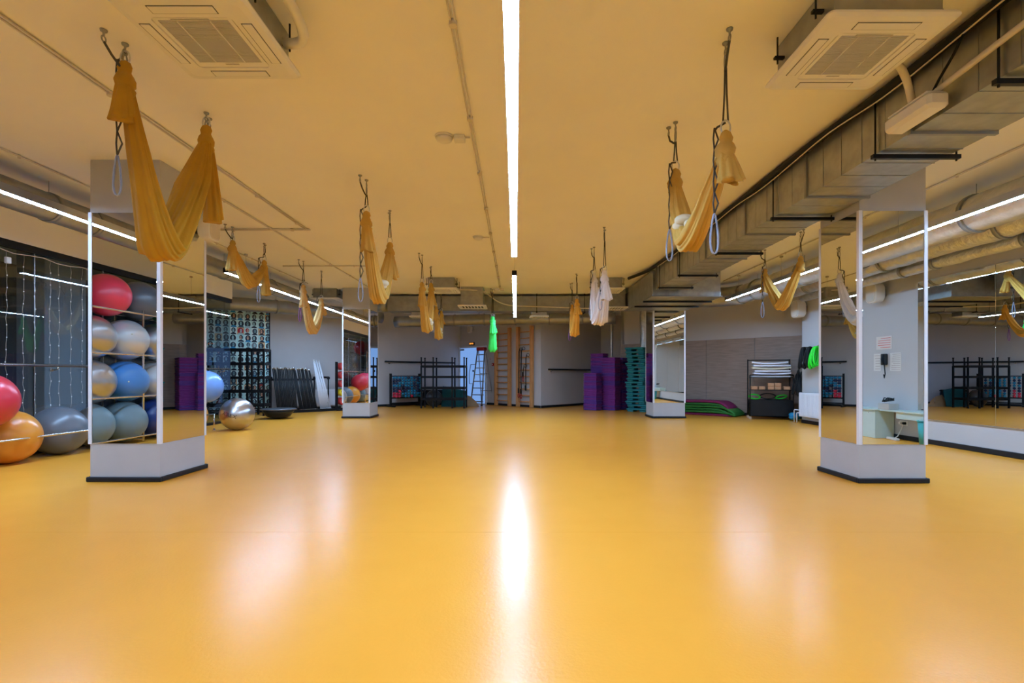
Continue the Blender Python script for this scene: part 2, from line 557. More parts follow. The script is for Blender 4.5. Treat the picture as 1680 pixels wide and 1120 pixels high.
# wall mirrors on the right wall
mw = struct('trim_1', MB().box(6.285, 6.299, 1.9, 9.2, 2.5, 2.508).box(6.285, 6.299, 1.9, 9.2, .37, .378), 'aluminium', label='slim aluminium rail around the mirror panels on the right wall')
for y0, y1 in ((8.0, 9.2), (6.54, 7.996), (5.0, 6.536), (3.5, 4.996), (1.9, 3.496)):
    obj('mirror_panel', MB().cbox(6.280, 6.296, y0, y1, .378, 2.5, .002), 'mirror', mw)

# ------------------------------------------------------------------ columns
def column(x0, x1, y0, y1, label, side):
    """side: +1 the mirror on the right flank shows, -1 the left flank"""
    t = thing('mirrored_column', label, 'column', ((x0 + x1) / 2, (y0 + y1) / 2, 0))
    hx, hy = (x1 - x0) / 2, (y1 - y0) / 2
    obj('shaft', MB().cbox(-hx, hx, -hy, hy, 0.001, CEIL - .001, .004), 'column_paint', t)
    zb, zt = .375, 2.645
    e = .028
    obj('mirror_panel', MB().cbox(-hx + e, hx - e, -hy - .008, -hy - .001, zb, zt, .002), 'mirror', t)
    obj('mirror_panel', MB().cbox(-hx + e, hx - e, hy + .001, hy + .008, zb, zt, .002), 'mirror', t)
    for sx in (-1, 1):
        a, b = sorted((sx * (hx + .001), sx * (hx + .008)))
        obj('mirror_panel', MB().cbox(a, b, -hy + e, hy - e, zb, zt, .002), 'mirror', t)
        for sy in (-1, 1):
            cx, cyy = sx * hx, sy * hy
            g = MB()
            a, b = sorted((cx + sx * .010, cx - sx * .024)); c, d = sorted((cyy + sy * .010, cyy + sy * .001))
            g.box(a, b, c, d, zb - .003, zt + .003)
            a, b = sorted((cx + sx * .010, cx + sx * .001)); c, d = sorted((cyy + sy * .001, cyy - sy * .024))
            g.box(a, b, c, d, zb - .003, zt + .003)
            obj('corner_trim', g, 'white_trim', t)
    k = MB()
    for (a, b, c, d) in ((-hx - .025, hx + .025, -hy - .025, -hy - .001), (-hx - .025, hx + .025, hy + .001, hy + .025), (-hx - .025, -hx - .001, -hy - .001, hy + .001), (hx + .001, hx + .025, -hy - .001, hy + .001)):
        k.cbox(a, b, c, d, .001, .05, .008)
    obj('skirting', k, 'black_rubber', t)
    return t
column(-4.19, -3.50, 4.92, 5.63, 'mirror-clad square column in the left foreground beside the exercise balls', 1)
column(-4.20, -3.54, 12.13, 12.82, 'mirror-clad square column in the distance near the red foam rollers', 1)
column(3.34, 3.99, 4.86, 5.48, 'mirror-clad square column in the right foreground under the square duct', -1)
column(3.34, 4.11, 12.13, 12.80, 'mirror-clad square column in the distance beside the teal steps', -1)

# ------------------------------------------------------------------ LED luminaires
def led(x, y0, y1, z, label, w=.065):
    t = thing('linear_luminaire', label, 'lamp', (x, (y0 + y1) / 2, z), 0, 'suspended linear luminaires')
    h = (y1 - y0) / 2
    obj('housing', MB().box(-w / 2 - .004, w / 2 + .004, -h, h, .012, .075).box(-w / 2 - .004, -w / 2 - .001, -h, h, -.0025, .012).box(w / 2 + .001, w / 2 + .004, -h, h, -.0025, .012), 'aluminium', t)
    obj('diffuser', MB().box(-w / 2, w / 2, -h + .01, h - .01, -.004, .011), 'led', t)
    for s in (-1, 1):
        a, b = sorted((s * h, s * (h + .03)))
        obj('end_cap', MB().cbox(-w / 2 - .006, w / 2 + .006, a, b, -.004, .078, .006), 'black_metal', t)
    n = max(2, int(h * 2 / 2.2) + 1)
    for k in range(n):
        q = -h + .6 + (2 * h - 1.2) * k / (n - 1)
        obj('suspension_wire', MB().cyl((0, q, .075), (0, q, CEIL - z - .001), .003, 5).cyl((0, q, CEIL - z - .03), (0, q, CEIL - z - .001), .03, 10), 'cable_grey', t)
    return t
led(-.02, .7, 6.64, 2.62, 'long white LED strip overhead running down the middle of the ceiling')
led(-.02, 7.9, 13.55, 2.62, 'far LED strip in the middle of the room ending before the wall bars')
led(-.02, -4.2, -.6, 2.62, 'LED strip in the middle of the room behind the viewer')
led(-4.68, 1.6, 7.2, 2.72, 'LED strip on the left running past the near mirrored column')
led(-4.72, 8.15, 14.1, 2.72, 'LED strip on the left passing the far mirrored column')
led(-4.68, -4.2, .3, 2.72, 'LED strip on the left behind the viewer')
led(4.73, 6.6, 11.2, 2.72, 'LED strip on the right above the mirror wall, in front of foil ducts', .055)
led(4.73, -4.2, 6.5, 2.72, 'LED strip at the right edge of the room nearest the viewer', .055)

# ------------------------------------------------------------------ ducts
def rect_section(L, hx, hz, m, t, y0, along='y', ribs=.24):
    g = MB()
    def b(x0, x1, a0, a1, z0, z1):
        if along == 'y': g.box(x0, x1, a0, a1, z0, z1)
        else: g.box(a0, a1, x0, x1, z0, z1)
    b(-hx, hx, y0 + .002, y0 + L - .002, -hz, hz)
    n = int(L / ribs)
    for k in range(1, n):
        q = y0 + L * k / n
        b(-hx - .004, hx + .004, q - .004, q + .004, -hz - .004, hz + .004)
    o = obj('duct_section', g, m, t)
    f = MB()
    def b2(x0, x1, a0, a1, z0, z1):
        if along == 'y': f.box(x0, x1, a0, a1, z0, z1)
        else: f.box(a0, a1, x0, x1, z0, z1)
    b2(-hx - .018, hx + .018, y0 + L - .014, y0 + L + .014, -hz - .018, hz + .012)
    obj('flange', f, 'zinc_dark', o)

t = thing('square_duct', 'long galvanised square duct hung under the ceiling along the right columns', 'duct', (3.01, 6, 2.92))
yy = -10.0
while yy < 3.6:
    rect_section(1.24, .285, .2, 'zinc', t, yy); yy += 1.24
yend = yy
for q in (-3.2, -2.24, -.75, .75, 2.25, 3.4):
    g = MB()
    g.box(-.33, .33, q - .015, q + .015, -.245, -.215)
    obj('hanger_bar', g, 'black_metal', t)
    for sx in (-1, 1):
        obj('hanger_rod', MB().cyl((sx * .305, q, -.26), (sx * .305, q, CEIL - 2.92 - .001), .007, 6), 'black_metal', t)
# plenum box with elbow at the far end
t = thing('duct_plenum', 'wide sheet metal plenum box with round elbow above the far right column', 'duct', (3.4, 10.85, 2.86))
obj('plenum_box', MB().cbox(-.72, .62, -1.05, 1.05, -.26, .24, .01), 'zinc', t)
obj('plenum_skirt', MB().box(-.75, .65, -1.08, 1.08, -.275, -.262), 'zinc_dark', t)
for q in (-.5, .25):
    obj('hanger_bar', MB().box(-.76, .66, q - .015, q + .015, -.31, -.277), 'black_metal', t)
obj('elbow', MB().tube([(.62, .8, -.01), (.9, .8, -.01), (1.15, .77, -.01), (1.4, .67, -.01), (1.58, .5, -.01), (1.66, .3, -.01)], .22, 20), 'zinc', t)
obj('elbow_collar', MB().tube([(.62, .8, -.01), (.69, .8, -.01)], .24, 20), 'zinc_dark', t)

def duct_path(name, label, pts, r, m, collar=1.4, crinkle=0.0, seg=.18, cm='zinc_dark', group=None, hang=True):
    # resample the polyline, round its corners
    P = [Vector(p) for p in pts]
    out = []
    for i in range(len(P) - 1):
        n = max(2, int((P[i + 1] - P[i]).length / seg))
        for k in range(n):
            out.append(P[i].lerp(P[i + 1], k / n))
    out.append(P[-1])
    for _ in range(6):
        out = [out[0]] + [out[i - 1] * .25 + out[i] * .5 + out[i + 1] * .25 for i in range(1, len(out) - 1)] + [out[-1]]
    c = sum(out, Vector()) / len(out)
    t = thing(name, label, 'duct', c, 0, group)
    out = [p - c for p in out]
    rr = [r * (1 + (random.uniform(-1, 1) * crinkle)) for _ in out]
    obj('duct_tube', MB().tube(out, rr, 20), m, t)
    d = 0; last = 0
    for i in range(1, len(out) - 1):
        d += (out[i] - out[i - 1]).length
        if d - last > collar:
            last = d
            tt = (out[i + 1] - out[i - 1]).normalized()
            obj('collar', MB().tube([out[i] - tt * .025, out[i] + tt * .025], r * (1 + crinkle) + .012, 20), cm, t)
            if hang:
                top = CEIL - c.z - .001
                obj('hanger_wire', MB().cyl((out[i].x, out[i].y, out[i].z + r), (out[i].x, out[i].y, top), .004, 5), 'cable_grey', t)
    return t
duct_path('foil_duct', 'thick foil-wrapped round duct above the right LED strip', [(5.12, -4.3, 2.84), (5.12, 3, 2.84), (5.1, 9, 2.84), (5.06, 11.2, 2.85)], .20, 'foil', 1.5, .03)
duct_path('foil_duct', 'crinkled foil duct along the wall above the right mirrors', [(5.72, -4.3, 2.80), (5.7, 4, 2.80), (5.72, 8, 2.8), (5.72, 10.3, 2.8)], .15, 'foil_crinkled', 1.2, .06)
duct_path('foil_duct', 'slim lower foil duct hugging the wall over the right mirrors', [(5.98, -4.3, 2.66), (5.98, 4, 2.64), (5.98, 10.4, 2.66)], .085, 'foil_crinkled', 1.2, .08)
duct_path('round_duct', 'grey spiral duct along the left side behind the LED strip', [(-5.1, -4.3, 2.88), (-5.1, 4, 2.88), (-5.1, 10.2, 2.88), (-5.1, 12.0, 2.88)], .15, 'spiral_duct', 1.6)
duct_path('round_duct', 'grey round duct bending along the angled far left wall', [(-8.2, 11.9, 2.82), (-7.0, 12.4, 2.82), (-6.0, 13.4, 2.85), (-4.75, 14.75, 2.85), (-4.1, 15.3, 2.8)], .17, 'spiral_duct', 1.1)
duct_path('round_duct', 'dark round duct crossing in front of the door wall', [(-3.7, 15.35, 2.68), (-2.2, 15.2, 2.7), (-.4, 15.0, 2.72), (1.2, 14.75, 2.72), (2.9, 14.5, 2.7)], .17, 'spiral_duct', .9)
duct_path('foil_pipe', 'vertical foil duct rising behind the teal steps', [(3.80, 14.72, .02), (3.80, 14.72, 1.4), (3.8, 14.72, CEIL - .01)], .14, 'foil_crinkled', 9, .06, .08, hang=False)
duct_path('foil_pipe', 'thin shiny foil pipe standing behind the purple steps', [(3.14, 16.35, .02), (3.14, 16.35, 1.4), (3.14, 16.35, CEIL - .01)], .045, 'foil_crinkled', 9, .06, .08, hang=False)

t = thing('square_duct', 'square duct crossing the far end of the ceiling', 'duct', (-.4, 13.28, 2.915))
xx = -2.95
while xx < 2.8:
    rect_section(1.18, .24, .195, 'zinc_dark', t, xx, 'x', 1.3); xx += 1.18
for q in (-1.7, -.2, .95, 2.2):
    for sy in (-1, 1):
        obj('hanger_rod', MB().cyl((q, sy * .255, -.22), (q, sy * .255, CEIL - 2.915 - .001), .008, 6), 'black_metal', t)
    obj('hanger_bar', MB().box(q - .015, q + .015, -.28, .28, -.235, -.215), 'black_metal', t)
obj('round_spigot', MB().tube([(-3.3, 0, -.02), (-2.96, 0, -.02)], .17, 18), 'zinc', t)
# bridge between the crossing duct and the plenum
t = thing('transfer_box', 'small sheet metal transfer box joining crossing duct and plenum', 'duct', (3.0, 12.4, 2.88))
obj('box_body', MB().cbox(-.28, .28, -.46, .62, -.17, .18, .008), 'zinc_dark', t)
obj('box_flange', MB().box(-.30, .30, -.49, -.46, -.19, .2), 'zinc', t)

def vent(x, y, zp, w, d, label, boxed=True):
    t = thing('air_vent', label, 'vent', (x, y, zp), 0, 'supply air vents')
    f = MB()
    f.box(-w / 2, w / 2, -d / 2, -d / 2 + .05, 0, .03).box(-w / 2, w / 2, d / 2 - .05, d / 2, 0, .03)
    f.box(-w / 2, -w / 2 + .05, -d / 2 + .05, d / 2 - .05, 0, .03).box(w / 2 - .05, w / 2, -d / 2 + .05, d / 2 - .05, 0, .03)
    obj('frame', f, 'ac_white', t)
    n = 8
    for k in range(n):
        q = -w / 2 + .07 + (w - .14) * k / (n - 1)
        obj('louvre', MB().box(q - .011, q + .011, -d / 2 + .05, d / 2 - .05, .004, .02), 'ac_white', t)
    obj('backing', MB().box(-w / 2 + .05, w / 2 - .05, -d / 2 + .05, d / 2 - .05, .022, .03), 'ac_dark', t)
    if boxed:
        obj('plenum', MB().cbox(-w * .4, w * .4, -d * .4, d * .4, .031, boxed - zp, .006), 'zinc', t)
    return t
vent(-1.05, 12.25, 2.70, .68, .6, 'square air vent under a sheet metal box near the far left cassette', CEIL - .002)
vent(-2.55, 13.3, 2.58, .5, .4, 'small air vent low under the crossing duct on the left', 2.715)
vent(.62, 13.3, 2.58, .5, .4, 'small air vent above the wall bars', 2.715)
vent(2.42, 12.35, 2.68, .62, .55, 'air vent beside the far right cassette unit', CEIL - .002)

# ------------------------------------------------------------------ cassette air conditioners
def cassette(loc, label, rz=0.0):
    t = thing('cassette_air_conditioner', label, 'air conditioner', loc, rz, 'ceiling cassette air conditioners')
    H = CEIL - loc[2] - .001
    def rsq(h, r, n=5):
        P = []
        for (cx, cyy, a0) in ((h - r, h - r, 0), (-h + r, h - r, 90), (-h + r, -h + r, 180), (h - r, -h + r, 270)):
            for k in range(n):
                a = R(a0 + 90 * k / (n - 1)); P.append((cx + r * cos(a), cyy + r * sin(a)))
        return P
    obj('body', MB().cbox(-.29, .29, -.29, .29, .035, H, .006), 'zinc_dark', t)
    # panel: a frame with a square hole for the grille
    g = MB()
    def loop(h, r, z): return [(x, y_, z) for x, y_ in rsq(h, r)]
    loops = [loop(.345, .03, .034), loop(.35, .03, .02), loop(.335, .035, .006), loop(.30, .03, 0.0), loop(.215, .03, 0.0), loop(.21, .03, .018), loop(.21, .03, .034)]
    n = len(loops[0]); vs = [v for l in loops for v in l]; fs = []
    for i in range(len(loops)):
        i2 = (i + 1) % len(loops)
        for k in range(n):
            j = (k + 1) % n
            fs.append((i * n + k, i2 * n + k, i2 * n + j, i * n + j))
    g.add(vs, fs)
    p = obj('panel', g, 'ac_white', t)
    obj('grille_frame', MB().prism(rsq(.207, .03), .008, .012).box(-.21, .21, .165, .207, .003, .008).box(-.207, .207, -.207, -.19, .003, .008).box(-.207, -.185, -.19, .165, .003, .008).box(.185, .207, -.19, .165, .003, .008), 'ac_white', t)
    obj('grille_backing', MB().box(-.185, .185, -.19, .165, .0065, .0079), 'ac_dark', t)
    sl = MB()
    for k in range(34):
        q = -.184 + .347 * k / 33
        sl.box(-.185, .185, q - .0017, q + .0017, .001, .006)
    sl.box(-.09, -.084, -.19, .165, 0, .006).box(.084, .09, -.19, .165, 0, .006)
    obj('grille_slats', sl, 'ac_grille', t)
    for k in range(4):
        a = k * pi / 2
        M = Matrix.Rotation(a, 4, 'Z')
        obj('louvre_gap', MB().box(-.17, .17, .242, .300, -.0012, .002, M), 'ac_dark', t)
        obj('louvre', MB().cbox(-.166, .166, .246, .296, -.0045, .0005, .002, M), 'ac_white', t)
    obj('badge', MB().box(-.04, .04, .177, .186, .0015, .0031), 'cable_grey', t)
    obj('display', MB().box(-.11, .09, -.2, -.185, -.001, .003), 'cable_grey', t)
    for sx in (-1, 1):
        for sy in (-1, 1):
            obj('hanger_rod', MB().cyl((sx * .335, sy * .2, .09), (sx * .335, sy * .2, H), .006, 6).box(sx * .335 - .02 - (.02 if sx > 0 else 0), sx * .335 + .02 + (.02 if sx < 0 else 0), sy * .2 - .012, sy * .2 + .012, .12, .135), 'black_metal', t)
    return t
ac = cassette((-1.70, 2.82, 2.913), 'cassette air conditioner at the top left above the mustard hammock')
dup(ac, (1.98, 2.94, 2.913), 0, 'cassette air conditioner at the top right beside the square duct')
dup(ac, (-1.62, 11.15, 2.913), 0, 'small-looking cassette air conditioner in the distance left of the middle')
dup(ac, (2.03, 11.15, 2.913), 0, 'cassette air conditioner in the distance behind the white hammock')
dup(ac, (-4.68, 12.55, 2.913), 0, 'cassette air conditioner in the distance left of the far left column')

# insulated pipes of the near units
def pipe(name, label, pts, r, m, cat='pipe', n=8, group=None, smooth=3):
    P = [Vector(p) for p in pts]
    out = []
    for i in range(len(P) - 1):
        k_ = max(2, int((P[i + 1] - P[i]).length / .12))
        k_ = min(k_, 24)
        for k in range(k_): out.append(P[i].lerp(P[i + 1], k / k_))
    out.append(P[-1])
    for _ in range(smooth):
        out = [out[0]] + [out[i - 1] * .25 + out[i] * .5 + out[i + 1] * .25 for i in range(1, len(out) - 1)] + [out[-1]]
    return tag(obj(name, MB().tube(out, r, n), m), label, cat, group)
pipe('insulated_pipe', 'white insulated refrigerant pipe rising from the top left air conditioner', [(-1.39, 3.0, 3.04), (-1.26, 3.02, 3.03), (-1.22, 2.9, 3.06), (-1.23, 2.5, 3.09), (-1.25, 1.9, 3.12)], .03, 'ac_white')
pipe('insulated_pipe', 'cream drain pipe from the top right air conditioner to the white pump box', [(2.29, 3.08, 3.02), (2.45, 3.15, 3.0), (2.56, 3.25, 2.9), (2.62, 3.3, 2.83)], .022, 'cable_cream')
pipe('insulated_pipe', 'cream pipe running up along the near side of the square duct', [(2.66, 3.22, 2.84), (2.66, 2.6, 2.89), (2.66, 1.5, 2.95)], .018, 'cable_cream')
pipe('cable', 'black power lead hanging behind the white pump box', [(2.66, 2.95, 3.1), (2.64, 3.0, 2.98), (2.66, 3.12, 2.93), (2.64, 3.15, 2.86), (2.66, 3.2, 2.835)], .008, 'cable_black', 'cable')
t = thing('condensate_pump', 'white rounded pump box hung under the edge of the square duct', 'pump', (2.62, 3.28, 2.715))
obj('casing', MB().cbox(-.065, .075, -.19, .2, 0, .1, .022), 'ac_white', t)
obj('lid', MB().cbox(-.055, .055, -.16, .17, .1, .112, .004), 'ac_white', t)
obj('bracket', MB().box(.04, .098, .03, .09, .1, .16), 'black_metal', t)

pipe('cable_bundle', 'black cable bundle strapped along the top edge of the square duct', [(2.66, -1, 3.13)] + [(2.67 + .012 * sin(k * 2.1), k * .9, 3.118 + .012 * sin(k * 1.3)) for k in range(1, 11)] + [(2.62, 9.9, 3.11), (2.4, 10.6, 3.1)], .034, 'cable_black', 'cable')
pipe('cable', 'beige cable looping along the square duct', [(2.63, .5, 3.1)] + [(2.645 + .02 * sin(k * 1.7), k * .6 + .6, 3.07 + .022 * sin(k * 2.3)) for k in range(1, 14)] + [(2.64, 9.3, 3.07)], .005, 'cable_cream', 'cable')
pipe('cable', 'white cable draped along the far crossing duct', [(-1.35, 12.0, 3.1), (-.8, 12.0, 3.09), (-.45, 12.75, 2.9), (-.2, 12.99, 2.85), (.8, 12.99, 2.82), (1.9, 12.99, 2.78), (2.55, 12.9, 2.8)], .016, 'cable_cream', 'cable')

# ceiling conduits
def conduit(x0, y0, x1, y1, label, r=.011, pair=.03, m='cable_cream'):
    t = thing('ceiling_conduit', label, 'conduit', ((x0 + x1) / 2, (y0 + y1) / 2, CEIL), 0, 'surface conduits on the ceiling')
    d = Vector((x1 - x0, y1 - y0, 0)); L = d.length; e = d / L; w = Vector((-e.y, e.x, 0))
    for s in ((-.5, .5) if pair else (0,)):
        a = -d / 2 + w * pair * s + Vector((0, 0, -r - .004)); b = d / 2 + w * pair * s + Vector((0, 0, -r - .004))
        obj('conduit_tube', MB().cyl(a, b, r, 8), m, t)
    n = max(1, int(L / 1.1))
    for k in range(n + 1):
        q = -d / 2 + d * ((k + .3) / (n + .6))
        obj('saddle_clip', MB().cyl(q + Vector((0, 0, -.034)), q + Vector((0, 0, -.001)), .012 + pair * .5, 8), m, t)
conduit(-3.03, -4, -3.03, 7.24, 'twin conduit on the ceiling left of the mustard hammock', .009, .028)
conduit(-3.52, 5.7, -3.52, 12.1, 'conduit on the ceiling between the two left columns', .012, .0)
conduit(-4.35, 7.24, -2.98, 7.24, 'short cross conduit on the ceiling near the left speaker', .011, .03)
conduit(-4.5, 9.66, -2.8, 9.66, 'short cross conduit on the ceiling before the far left cassette', .011, .0)
conduit(-.375, -4, -.375, 12.2, 'twin conduit on the ceiling feeding the smoke detectors', .006, .026)
conduit(-4.78, -4, -4.78, 11.5, 'conduit on the ceiling above the left LED strip', .010, .0)
conduit(4.66, -4, 4.66, 11.2, 'conduit on the ceiling above the right LED strip', .010, .0)

def smoke(x, y, label, box=True):
    t = thing('smoke_detector', label, 'smoke detector', (x, y, CEIL), 0, 'smoke detectors')
    obj('base', MB().lathe([(.08, -.014), (.085, -.001)], 24), 'ac_white', t)
    obj('sensor_head', MB().lathe([(.0001, -.05), (.045, -.048), (.066, -.038), (.075, -.015)], 24), 'ac_white', t)
    obj('indicator', MB().cyl((.02, -.02, -.046), (.02, -.02, -.04), .008, 8), 'ac_dark', t)
    obj('lead', MB().cyl((.06, 0, -.012), (-.405 - x if x < -.405 else .1, 0, -.012), .007, 6), 'cable_cream', t)
    if box:
        obj('junction_box', MB().cbox(.09, .185, -.045, .045, -.045, -.001, .006), 'ac_white', t)
smoke(-.635, 4.44, 'white smoke detector with junction box on the near ceiling')
smoke(-.575, 7.66, 'round smoke detector on the ceiling in the middle distance', False)
smoke(-.475, 12.3, 'tiny smoke detector at the far end of the ceiling')

# ------------------------------------------------------------------ aerial hammocks
def hammock(X, Y1, Y2, k1, k2, zb, m, label, tail1=.3, tail2=.3, chain1=0.5, chain2=.3, inner=None, w=.12, strap2='strap', bias=0.0, seed=0, p=1.5, w1=.028, w2=.036):
    """k1, k2: heights of the knots at the near and the far anchor; zb: height of the seat"""
    rnd = random.Random(seed)
    t = thing('aerial_hammock', label, 'hammock', (X, (Y1 + Y2) / 2, zb), 0, 'fabric hammocks hanging from the ceiling')
    h = (Y2 - Y1) / 2
    N, K = 48, 84
    vs = []; fs = []
    ph = rnd.uniform(0, 6)
    yb = bias * h
    for i in range(N + 1):
        s = 2 * i / N - 1
        kz = (k1 if s < 0 else k2) - zb - .10
        yy = yb * (1 - abs(s)) + s * h
        # rounded seat, straight arms
        zz = kz * (abs(s) ** p)
        ds = 1e-3
        def pos(q):
            kk = (k1 if q < 0 else k2) - zb - .10
            return Vector((0, yb * (1 - abs(q)) + q * h, kk * abs(q) ** p))
        T = (pos(min(1, s + ds)) - pos(max(-1, s - ds))).normalized()
        if abs(s) < .08:
            T = Vector((0, 1, 0)).lerp(T, abs(s) / .08).normalized()
        nrm = Vector((0, -T.z, T.y))
        q = 1 - abs(s)
        a = .03 + (w1 if s < 0 else w2) * min(1, q * 3) ** .8 + (w - (w1 if s < 0 else w2)) * min(1, q) ** 2.2
        b = .024 + .05 * min(1, q * 1.3) ** 1.5
        c0 = pos(s)
        for k in range(K):
            th = 2 * pi * k / K
            r = 1 + .13 * sin(6 * th + ph + 1.2 * s) + .09 * abs(sin(9.5 * th + 2.3 * s + ph * 2)) + .06 * sin(17 * th + 1.1 * s)
            vs.append(c0 + Vector((1, 0, 0)) * (a * r * cos(th)) + nrm * (b * r * sin(th)))
    for i in range(N):
        for k in range(K):
            j = (k + 1) % K
            fs.append((i * K + k, i * K + j, (i + 1) * K + j, (i + 1) * K + k))
    fs.append(tuple(range(K))[::-1]); fs.append(tuple(N * K + k for k in range(K)))
    obj('sling_fabric', MB().add(vs, fs, True), m, t)
    if inner:
        g = MB()
        for k in range(4):
            g.ball((rnd.uniform(-.04, .04), yb + rnd.uniform(-.08, .1), .09 + .03 * k), .06, 12, (1.3, 1.2, .7))
        obj('inner_folds', g, inner, t)
    for (sy, kz, tl, ch, Y) in ((-1, k1 - zb, tail1, chain1, Y1), (1, k2 - zb, tail2, chain2, Y2)):
        y0 = sy * h
        # knot: a lumpy wrapped bulge with a narrow neck
        g = MB()
        prof = [(.012, 0), (.03, -.015), (.042, -.05), (.036, -.075), (.05, -.095), (.062, -.125), (.058, -.155), (.045, -.172), (.056, -.19), (.05, -.215), (.036, -.23)]
        n = 20
        v2 = []; f2 = []
        for i, (r, z) in enumerate(prof):
            for k in range(n):
                a = 2 * pi * k / n
                rr = r * (1 + .12 * sin(3 * a + i * .7 + ph) + .06 * sin(7 * a + i))
                v2.append((rr * cos(a), y0 + rr * .85 * sin(a), kz + z + .01))
        for i in range(len(prof) - 1):
            for k in range(n):
                j = (k + 1) % n
                f2.append((i * n + k, (i + 1) * n + k, (i + 1) * n + j, i * n + j))
        f2.append(tuple(range(n)))
        f2.append(tuple((len(prof) - 1) * n + k for k in range(n))[::-1])
        g.add(v2, f2, True)
        obj('knot', g, m, t)
        if tl:
            g = MB(); v2 = []; f2 = []
            M_, n2 = 9, 42
            lean = rnd.uniform(.0, .05) * sy
            for i in range(M_):
                u = i / (M_ - 1)
                for k in range(n2):
                    a = 2 * pi * k / n2
                    r = (.034 + .028 * u) * (1 + .22 * u * sin(7 * a + ph) + .1 * sin(4 * a + 3 * u))
                    v2.append((r * 1.2 * cos(a) + .02 * u, y0 + sy * .018 + lean * u + r * .6 * sin(a), kz - .13 - tl * u + .015 * sin(3 * a + ph) * u))
            for i in range(M_ - 1):
                for k in range(n2):
                    j = (k + 1) % n2
                    f2.append((i * n2 + k, (i + 1) * n2 + k, (i + 1) * n2 + j, i * n2 + j))
            f2.append(tuple((M_ - 1) * n2 + k for k in range(n2))[::-1])
            g.add(v2, f2, True)
            obj('fabric_tail', g, m, t)
        top = CEIL - zb - .001
        # hardware
        for dx, dy in ((0, 0), (-.03, sy * .11 - .02)):
            g = MB().lathe([(.005, -.04), (.007, -.018), (.019, -.010), (.021, 0)], 12, Matrix.Translation((dx, y0 + dy, top)))
            g.ring((dx, y0 + dy, top - .055), .016, .018, .005, 'x', 14, 5)
            obj('ceiling_anchor', g, 'zinc_dark', t)
        obj('carabiner', MB().ring((0, y0, top - .115), .018, .05, .0055, 'x', 18, 6), 'zinc_dark', t)
        obj('carabiner', MB().tube([(-.03, y0 + sy * .11 - .02, top - .07), (-.022, y0 + sy * .08, top - .12), (-.01, y0 + sy * .03, top - .16), (0, y0 + .008, top - .175)], .008, 6), 'strap', t)
        obj('hammock_ring', MB().ring((0, y0, kz + .03), .03, .045, .006, 'y', 18, 6), 'aluminium', t)
        zt, zk = top - .16, kz + .07
        if zt - zk > .03:
            g = MB()
            for s_ in (-1, 1):
                g.tube([(s_ * .004, y0, zt), (s_ * .010, y0 + s_ * .006, (zt + zk) / 2), (s_ * .016, y0, zk)], .006, 6)
            obj('webbing_strap', g, 'strap', t)
        if ch:
            # daisy chain of sewn loops hanging beside the knot, ending in a long loop
            g = MB(); x0 = -.075 if X <= 0 else -.06
            y_ = y0 - sy * .03
            z0 = kz + .04; zz = z0; nl = max(2, int(ch / .13))
            g.tube([(0, y0, z0 + .02), (x0 * .7, y_, z0 + .005), (x0, y_, z0 - .02)], .007, 6)
            for k in range(nl):
                l = ch / nl
                g.tube([(x0, y_, zz), (x0 + .028, y_ + .006, zz - l * .5), (x0, y_, zz - l)], .0055, 5)
                g.tube([(x0, y_, zz), (x0 - .006, y_, zz - l * .5), (x0, y_, zz - l)], .0055, 5)
                zz -= l
            ch_o = obj('daisy_chain', g, 'strap', t)
            obj('loop_end', MB().tube([(x0 + .034 * sin(2 * pi * q / 18) * (.35 + .65 * (1 - cos(2 * pi * q / 18)) / 2), y_, zz - .13 + .13 * cos(2 * pi * q / 18)) for q in range(18)], .0065, 6, closed=True), strap2 if strap2 != 'strap' else 'strap_blue', ch_o)
    return t

hammock(-2.5, 3.20, 4.04, 3.05, 3.06, 1.93, 'mustard', 'large mustard yellow hammock hanging in front of the near left column', .26, .62, .62, .0, w=.11, bias=-.2, seed=1, p=1.3, w1=.022, w2=.085)
hammock(-4.05, 7.15, 8.05, 2.97, 2.89, 2.45, 'ochre', 'short khaki hammock hanging by the left LED strip behind the near column', .3, .42, .0, .45, w=.065, seed=2, p=1.3)
hammock(-3.95, 9.3, 10.16, 2.72, 2.60, 1.92, 'beige_cloth', 'beige hammock with purple strap hanging below the far left cassette', .28, .2, .45, .3, w=.065, strap2='strap_purple', seed=3, p=1.7)
hammock(-1.62, 5.43, 6.44, 2.82, 2.75, 1.97, 'ochre', 'tall ochre hammock with cream lining left of the middle', .3, .32, .75, .0, 'cream_cloth', w=.065, seed=4, p=1.6)
hammock(-1.65, 8.82, 9.76, 2.68, 2.84, 1.91, 'ochre', 'ochre hammock in front of the distant left cassette unit', .3, .3, .0, .0, 'cream_cloth', w=.065, seed=5, p=1.6)
hammock(-1.92, 12.05, 12.9, 2.71, 2.70, 2.01, 'ochre', 'smallest ochre hammock hanging before the far grey wall', .2, .2, .4, .3, 'cream_cloth', w=.065, seed=6, p=1.6)
hammock(-.58, 12.4, 12.85, 2.50, 2.55, 1.70, 'green_cloth', 'bright green hammock hanging by the wall bars', .3, .3, .0, .4, w=.065, strap2='strap_purple', seed=7, p=1.2)
hammock(1.34, 3.19, 4.19, 2.60, 2.77, 2.08, 'ochre', 'ochre and cream hammock hanging at the upper right beside the square duct', .2, .0, .55, .55, 'cream_cloth', w=.065, bias=.35, seed=8, p=1.5)
hammock(1.30, 7.3, 8.28, 2.57, 2.73, 1.90, 'white_cloth', 'white hammock hanging right of the middle', .3, .0, .35, .5, w=.09, w1=.045, w2=.045, seed=9, p=1.8)
hammock(1.30, 10.6, 11.5, 2.66, 2.66, 1.97, 'yellow_cloth', 'yellow hammock with a purple strap left of the white hammock', .2, .2, .0, .6, w=.065, strap2='strap_purple', seed=10, p=1.7)
